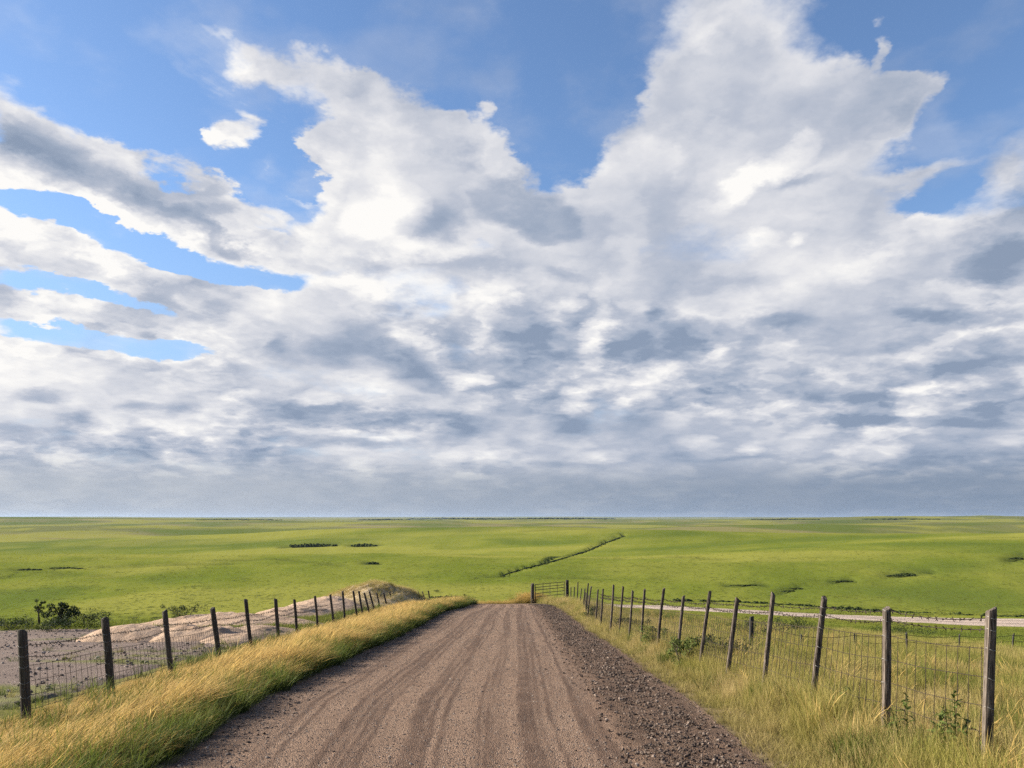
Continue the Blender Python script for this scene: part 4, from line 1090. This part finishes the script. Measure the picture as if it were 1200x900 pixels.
# ------------------------------------------------------------------ shrubs, young tree, weeds
def leaf_cloud(name, material, centres, radii, n_, leaf, seed, flat=0.8):
    """many small leaf faces in clumps around the twig ends"""
    g = np.random.default_rng(seed)
    k = g.integers(0, len(centres), n_)
    d = g.normal(size=(n_, 3)); d /= np.linalg.norm(d, axis=1)[:, None]
    q = np.array(centres)[k] + d * (np.array(radii)[k] * g.uniform(0.25, 1.0, n_) ** 0.6)[:, None] * [1, 1, flat]
    a = g.normal(size=(n_, 3)); a /= np.linalg.norm(a, axis=1)[:, None]
    b_ = np.cross(a, g.normal(size=(n_, 3))); b_ /= np.linalg.norm(b_, axis=1)[:, None]
    s_ = leaf * g.uniform(0.6, 1.3, n_)[:, None]
    co = np.stack([q - a * s_, q + b_ * s_ * .45, q + a * s_, q - b_ * s_ * .45], 1).reshape(-1, 3)
    me = mesh_np(name, co, np.arange(n_ * 4).reshape(-1, 4), smooth=False)
    fattr(me, 'hh', np.repeat(g.uniform(0.2, 1, n_), 4)); fattr(me, 'rv', np.repeat(g.uniform(0, 1, n_), 4))
    me.materials.append(material); return me
def branches(name, segs, material):
    parts = []
    for a, b_, r_ in segs:
        a = np.array(a, float); b_ = np.array(b_, float)
        m_ = (a + b_) / 2 + np.array([R.uniform(-.04, .04), R.uniform(-.04, .04), 0]) * np.linalg.norm(b_ - a)
        c_, f_ = tube_np(np.array([a, m_, b_]), r_, 5); parts.append((c_, f_))
    return join_tubes(name, parts, material)
M_BARK = wood_material("dark_bark", (0.045, 0.036, 0.028), (0.09, 0.072, 0.055), (0.02, 0.015, 0.012))
def shrub(px_, py_, h_, w_, label, seed, n_=900, leaf=0.06, tree=False, group=None, name="shrub", tint_mat=None):
    g = random.Random(seed)
    q = pix(px_, py_)
    root = empty(name, q); tag(root, label, "young tree" if tree else "bush", group)
    segs, cen, rad_ = [], [], []
    n_st = (4 if w_ > 1 else 2) if tree else 5
    for i in range(n_st):
        a = g.uniform(0, 6.28)
        f = 0.35 if tree else 0.42
        tip = (math.cos(a) * w_ * f * g.uniform(.5, 1.1), math.sin(a) * w_ * f * g.uniform(.5, 1.1), h_ * g.uniform(.6, .85))
        mid = tuple(t * .5 for t in tip[:2]) + (tip[2] * .55,)
        rr_ = 0.02 * h_ if tree else 0.012 * h_
        segs += [((0, 0, -.1), mid, rr_ * 1.4), (mid, tip, rr_)]
        for j in range(4):
            b2 = (tip[0] + g.gauss(0, .22) * w_, tip[1] + g.gauss(0, .22) * w_, min(h_ * .95, tip[2] + g.uniform(-.28, .22) * h_))
            segs.append((mid if j % 2 else tip, b2, rr_ * .5)); cen.append(b2); rad_.append(w_ * g.uniform(.10, .2))
        if not tree or w_ > 1: cen.append((mid[0], mid[1], mid[2] * .6)); rad_.append(w_ * .25)
    link("trunk" if tree else "stems", branches("stems", segs, M_BARK), None, root)
    link("crown" if tree else "foliage", leaf_cloud("foliage", tint_mat or M_SHRUB, cen, rad_, n_, leaf, seed), None, root)
    return root
shrub(76, 735, 1.1, 1.2, "dark leafy young tree at the green field's edge, far left", 5, 2600, 0.045, True, name="young_tree")
shrub(46, 733, 1.3, 0.6, "thin bare-stemmed sapling just left of the dark leafy young tree", 6, 500, 0.035, True, name="young_tree")
BUSH = [(14, 738, .8, 2.4, "low green bush at the yard's back edge, leftmost of all bushes"),
 (52, 740, .75, 2.2, "low bush below the thin sapling at the back of the yard"), (100, 735, .95, 2.6, "dark bush to the right of the young tree, above the first dark post"),
 (128, 728, .85, 2.0, "small dark bush directly behind the top of the second dark post"), (160, 726, 1.0, 3.0, "wide dark bush between the second and third dark posts, beyond the sand"),
 (182, 726, .8, 2.0, "small bush just left of the top of the third dark post"), (216, 731, 1.5, 1.9, "taller pointed bush between the third and fourth dark posts behind the sand heaps"),
 (243, 731, .7, 1.6, "small round bush just left of the top of the fourth dark post"), (352, 709, 1.2, 2.2, "tuft of dry brush on the sand bank behind the seventh and eighth dark posts"),
 (512, 694, 1.3, 1.8, "dark bush just beyond the straw covered mound"), (545, 699, 1.1, 1.0, "small dark upright bush behind the golden grass near the road crest"), (612, 700, 1.5, 2.4, "dark bush left of the steel gate")]
for i, (a, c_, h_, w_, lb_) in enumerate(BUSH):
    shrub(a, c_, h_ * .55, w_ * .7, lb_, 20 + i, 1500, 0.034)
BUSH_R = [(700, 727, 1.1, 1.4, "dark weed bush between the far right fence posts"), (744, 742, 1.0, 1.6, "dark bush behind the right fence just left of the lower road's end"), (762, 760, .9, 1.2, "grey-green bush behind the right fence between two thin posts"),
 (852, 780, .95, 1.5, "dense dark bush between the fifth and sixth grey posts from the right"), (800, 785, 1.15, .8, "tall leafy weed growing round the seventh grey post from the right"), (893, 750, 1.1, 2.0, "dark green bush beyond the fence beside the thick distant post"),
 (925, 742, .8, 2.4, "low green bush in the meadow just below the pale lower road"), (1045, 745, .6, 2.6, "small low bush in the meadow before the distant steel posts")]
for i, (a, c_, h_, w_, lb_) in enumerate(BUSH_R):
    shrub(a, c_, h_ * .58, w_ * .7, lb_, 60 + i, 1500, 0.026, tint_mat=M_WEED if i in (2, 4) else None)
# broad-leaved plants by the near right posts; each leaf a part
def leaf_mesh(L, w):
    co, fa = [], []
    for i in range(6):
        t = i / 5; ww = w * math.sin(math.pi * min(1, t * .92 + .08)) ** .8
        z = 0.25 * L * t - 0.55 * L * t * t
        co += [(t * L, -ww / 2, z + ww * .25), (t * L, 0, z), (t * L, ww / 2, z + ww * .25)]
    for i in range(5):
        for k in range(2): q = i * 3 + k; fa.append((q, q + 1, q + 4, q + 3))
    me = mesh_np("leaf", np.array(co), np.array(fa))
    fattr(me, 'hh', np.repeat(np.linspace(0.2, 1, 6), 3)); fattr(me, 'rv', np.full(18, 0.5)); me.materials.append(M_WEED)
    return me
LEAF = leaf_mesh(0.15, 0.045)
for i, (px_, Y_, h_, lb_) in enumerate([(1122, 7.0, .62, "tallest broad-leaved green plant just left of the nearest right post"), (1098, 7.3, .45, "shorter broad-leaved plant left of the tallest one by the nearest right post"),
        (1062, 7.6, .50, "broad-leaved plant with drooping leaves just right of the second grey post"), (1140, 6.9, .40, "small broad-leaved plant touching the foot of the nearest right post"), (985, 9.2, .42, "leafy green weed in the grass between the second and third grey posts")]):
    x0 = (px_ - 600) / F * Y_; root = empty("leafy_weed", (x0, Y_, hz_(x0, Y_))); tag(root, lb_, "plant")
    for s__ in range(3):
        hh_ = h_ * (1.12, .85, .6)[s__]; an = R.uniform(0, 6.28)
        b0 = np.array([math.cos(an), math.sin(an), 0]) * .02 * s__
        top = b0 * 4 + np.array([math.cos(an) * .12 * hh_, math.sin(an) * .12 * hh_, hh_])
        link("stem", join_tubes("stem", [tube_np([b0 + [0, 0, -.05], b0 + (top - b0) * .5 + [.012, .01, 0], top], .004, 5)], M_WEED), None, root)
        nl = int(hh_ * 42)
        for k in range(nl):
            t = 0.35 + 0.65 * (k + R.uniform(0, .6)) / nl
            o_ = link("leaf", LEAF, None, root, Vector(b0 + (top - b0) * t)); o_.rotation_euler = (R.uniform(-.6, .6), R.uniform(-1.1, .35), k * 2.4 + R.uniform(-.7, .7))
            s_ = R.uniform(.4, .95) * (1.25 - .6 * t); o_.scale = (s_, s_ * R.uniform(.8, 1.5), s_)

# ------------------------------------------------------------------ far brush and tree lines, read as masses
def belt(name, label, runs, hmul, seed):
    g = np.random.default_rng(seed); cs, fs, k = [], [], 0
    for (xa, xb, py_, hpx, *rest) in runs:
        m_ = max(8, int((xb - xa) / 1.2))
        for i in range(m_):
            px_ = xa + (xb - xa) * (i + g.uniform()) / m_
            q = pix(px_, py_ + (rest[0] - py_) * (i / m_) + g.normal(0, .15)) if rest else pix(px_, py_ + g.normal(0, .15)); dist_ = q.length
            h_ = hpx / F * dist_ * g.uniform(.5, 1.2) * hmul * math.sin(math.pi * min(max((i + .5) / m_, .1), .9)) ** .4
            w_ = 1.6 / F * dist_ * g.uniform(.8, 1.6)
            nn = 7
            a = np.arange(nn) * 2 * math.pi / nn
            rings = [(1.0, -.3), (1.1, .35), (.75, .8), (.2, 1.0)]
            co = np.concatenate([np.stack([q.x + np.cos(a) * w_ * r_ * g.uniform(.85, 1.15, nn), q.y + np.sin(a) * w_ * r_ * .8, np.full(nn, q.z + h_ * z_)], -1) for r_, z_ in rings])
            cs.append(co); fs.append(grid_faces(4, nn, wrap=True) + k); k += len(co)
    me = mesh_np(name, np.concatenate(cs), np.concatenate(fs)); me.materials.append(M_BRUSH)
    o_ = link(name, me); tag(o_, label, kind='stuff'); return o_
M_BRUSH, nt, out = mat("dark_brush"); b = NB(nt)
nt.links.new(b.bsdf(b.mix(b.noise(0.3, 4), (0.022, 0.032, 0.010), (0.050, 0.060, 0.018)), 1.0, spec=0.0), out.inputs[0])
belt("horizon_woodland", "thin dark line of woodland on the horizon", [(420, 480, 609.6, 1.5), (478, 600, 608.6, 1.7), (590, 720, 608.4, 1.7), (880, 960, 609, 1.2), (1010, 1100, 608.6, 1.0), (230, 330, 609.4, .8)], 1.0, 1)
belt("gully_brush", "dark brush growing along the gullies and draws of the green slopes", [(340, 394, 640, 3.0), (412, 441, 640, 3.0), (430, 443, 660.5, 2.2), (976, 999, 681.5, 1.4), (1040, 1072, 675, 1.8), (1050, 1072, 673.5, 1.8), (855, 886, 686, 1.2), (22, 48, 668, 1.6), (60, 96, 666, 1.2), (505, 545, 701, 3.0), (586, 612, 675, 1.1, 667), (612, 640, 667, 1.2, 660), (640, 668, 660, 1.0, 652), (668, 690, 652, 1.2, 645), (690, 705, 645, .9, 638), (705, 731, 638, .9, 628),
      (1182, 1199, 655, 1.8), (916, 930, 693, 1.5), (925, 940, 690, 1.2), (790, 1200, 0, 0)][:-1], 1.0, 2)
# dark weedy edge along the far side of the lower road
runs = []
cs = []
g = np.random.default_rng(8)
ed = [(790, 702.5), (860, 704), (940, 708.5), (1000, 713), (1080, 717.5), (1160, 720.5), (1230, 723)]
for (xa, ya), (xb, yb) in zip(ed[:-1], ed[1:]):
    m_ = int((xb - xa) / 10)
    for i in range(m_):
        if g.uniform() < 0.75: runs.append((xa + (xb - xa) * i / m_, xa + (xb - xa) * (i + 1) / m_, ya + (yb - ya) * (i + .5) / m_ + 1.5, g.uniform(1.2, 3.2)))
belt("road_edge_weeds", "dark weeds along the far edge of the pale lower road", runs, 1.0, 3)

# ------------------------------------------------------------------ haze
M_HAZE = bpy.data.materials.new("haze"); M_HAZE.use_nodes = True
nt = M_HAZE.node_tree; nt.nodes.clear()
out = nt.nodes.new('ShaderNodeOutputMaterial'); pv = nt.nodes.new('ShaderNodeVolumePrincipled')
pv.inputs['Color'].default_value = (0.42, 0.54, 0.74, 1); pv.inputs['Density'].default_value = 0.00005; pv.inputs['Anisotropy'].default_value = 0.2
nt.links.new(pv.outputs[0], out.inputs['Volume'])
bm = bmesh.new(); bmesh.ops.create_cube(bm, size=1.0)
me = bpy.data.meshes.new("haze"); bm.to_mesh(me); bm.free(); me.materials.append(M_HAZE)
zmin = min(v.co.z for v in ground_me.vertices); zmax = max(v.co.z for v in ground_me.vertices)
o = link("haze", me); o.scale = (30000, 30000, max(zmax, 1) + 12 - (zmin - 1)); o.location = (0, 0, (max(zmax, 1) + 12 + zmin - 1) / 2); tag(o, kind='stuff')
scene.cycles.volume_bounces = 0
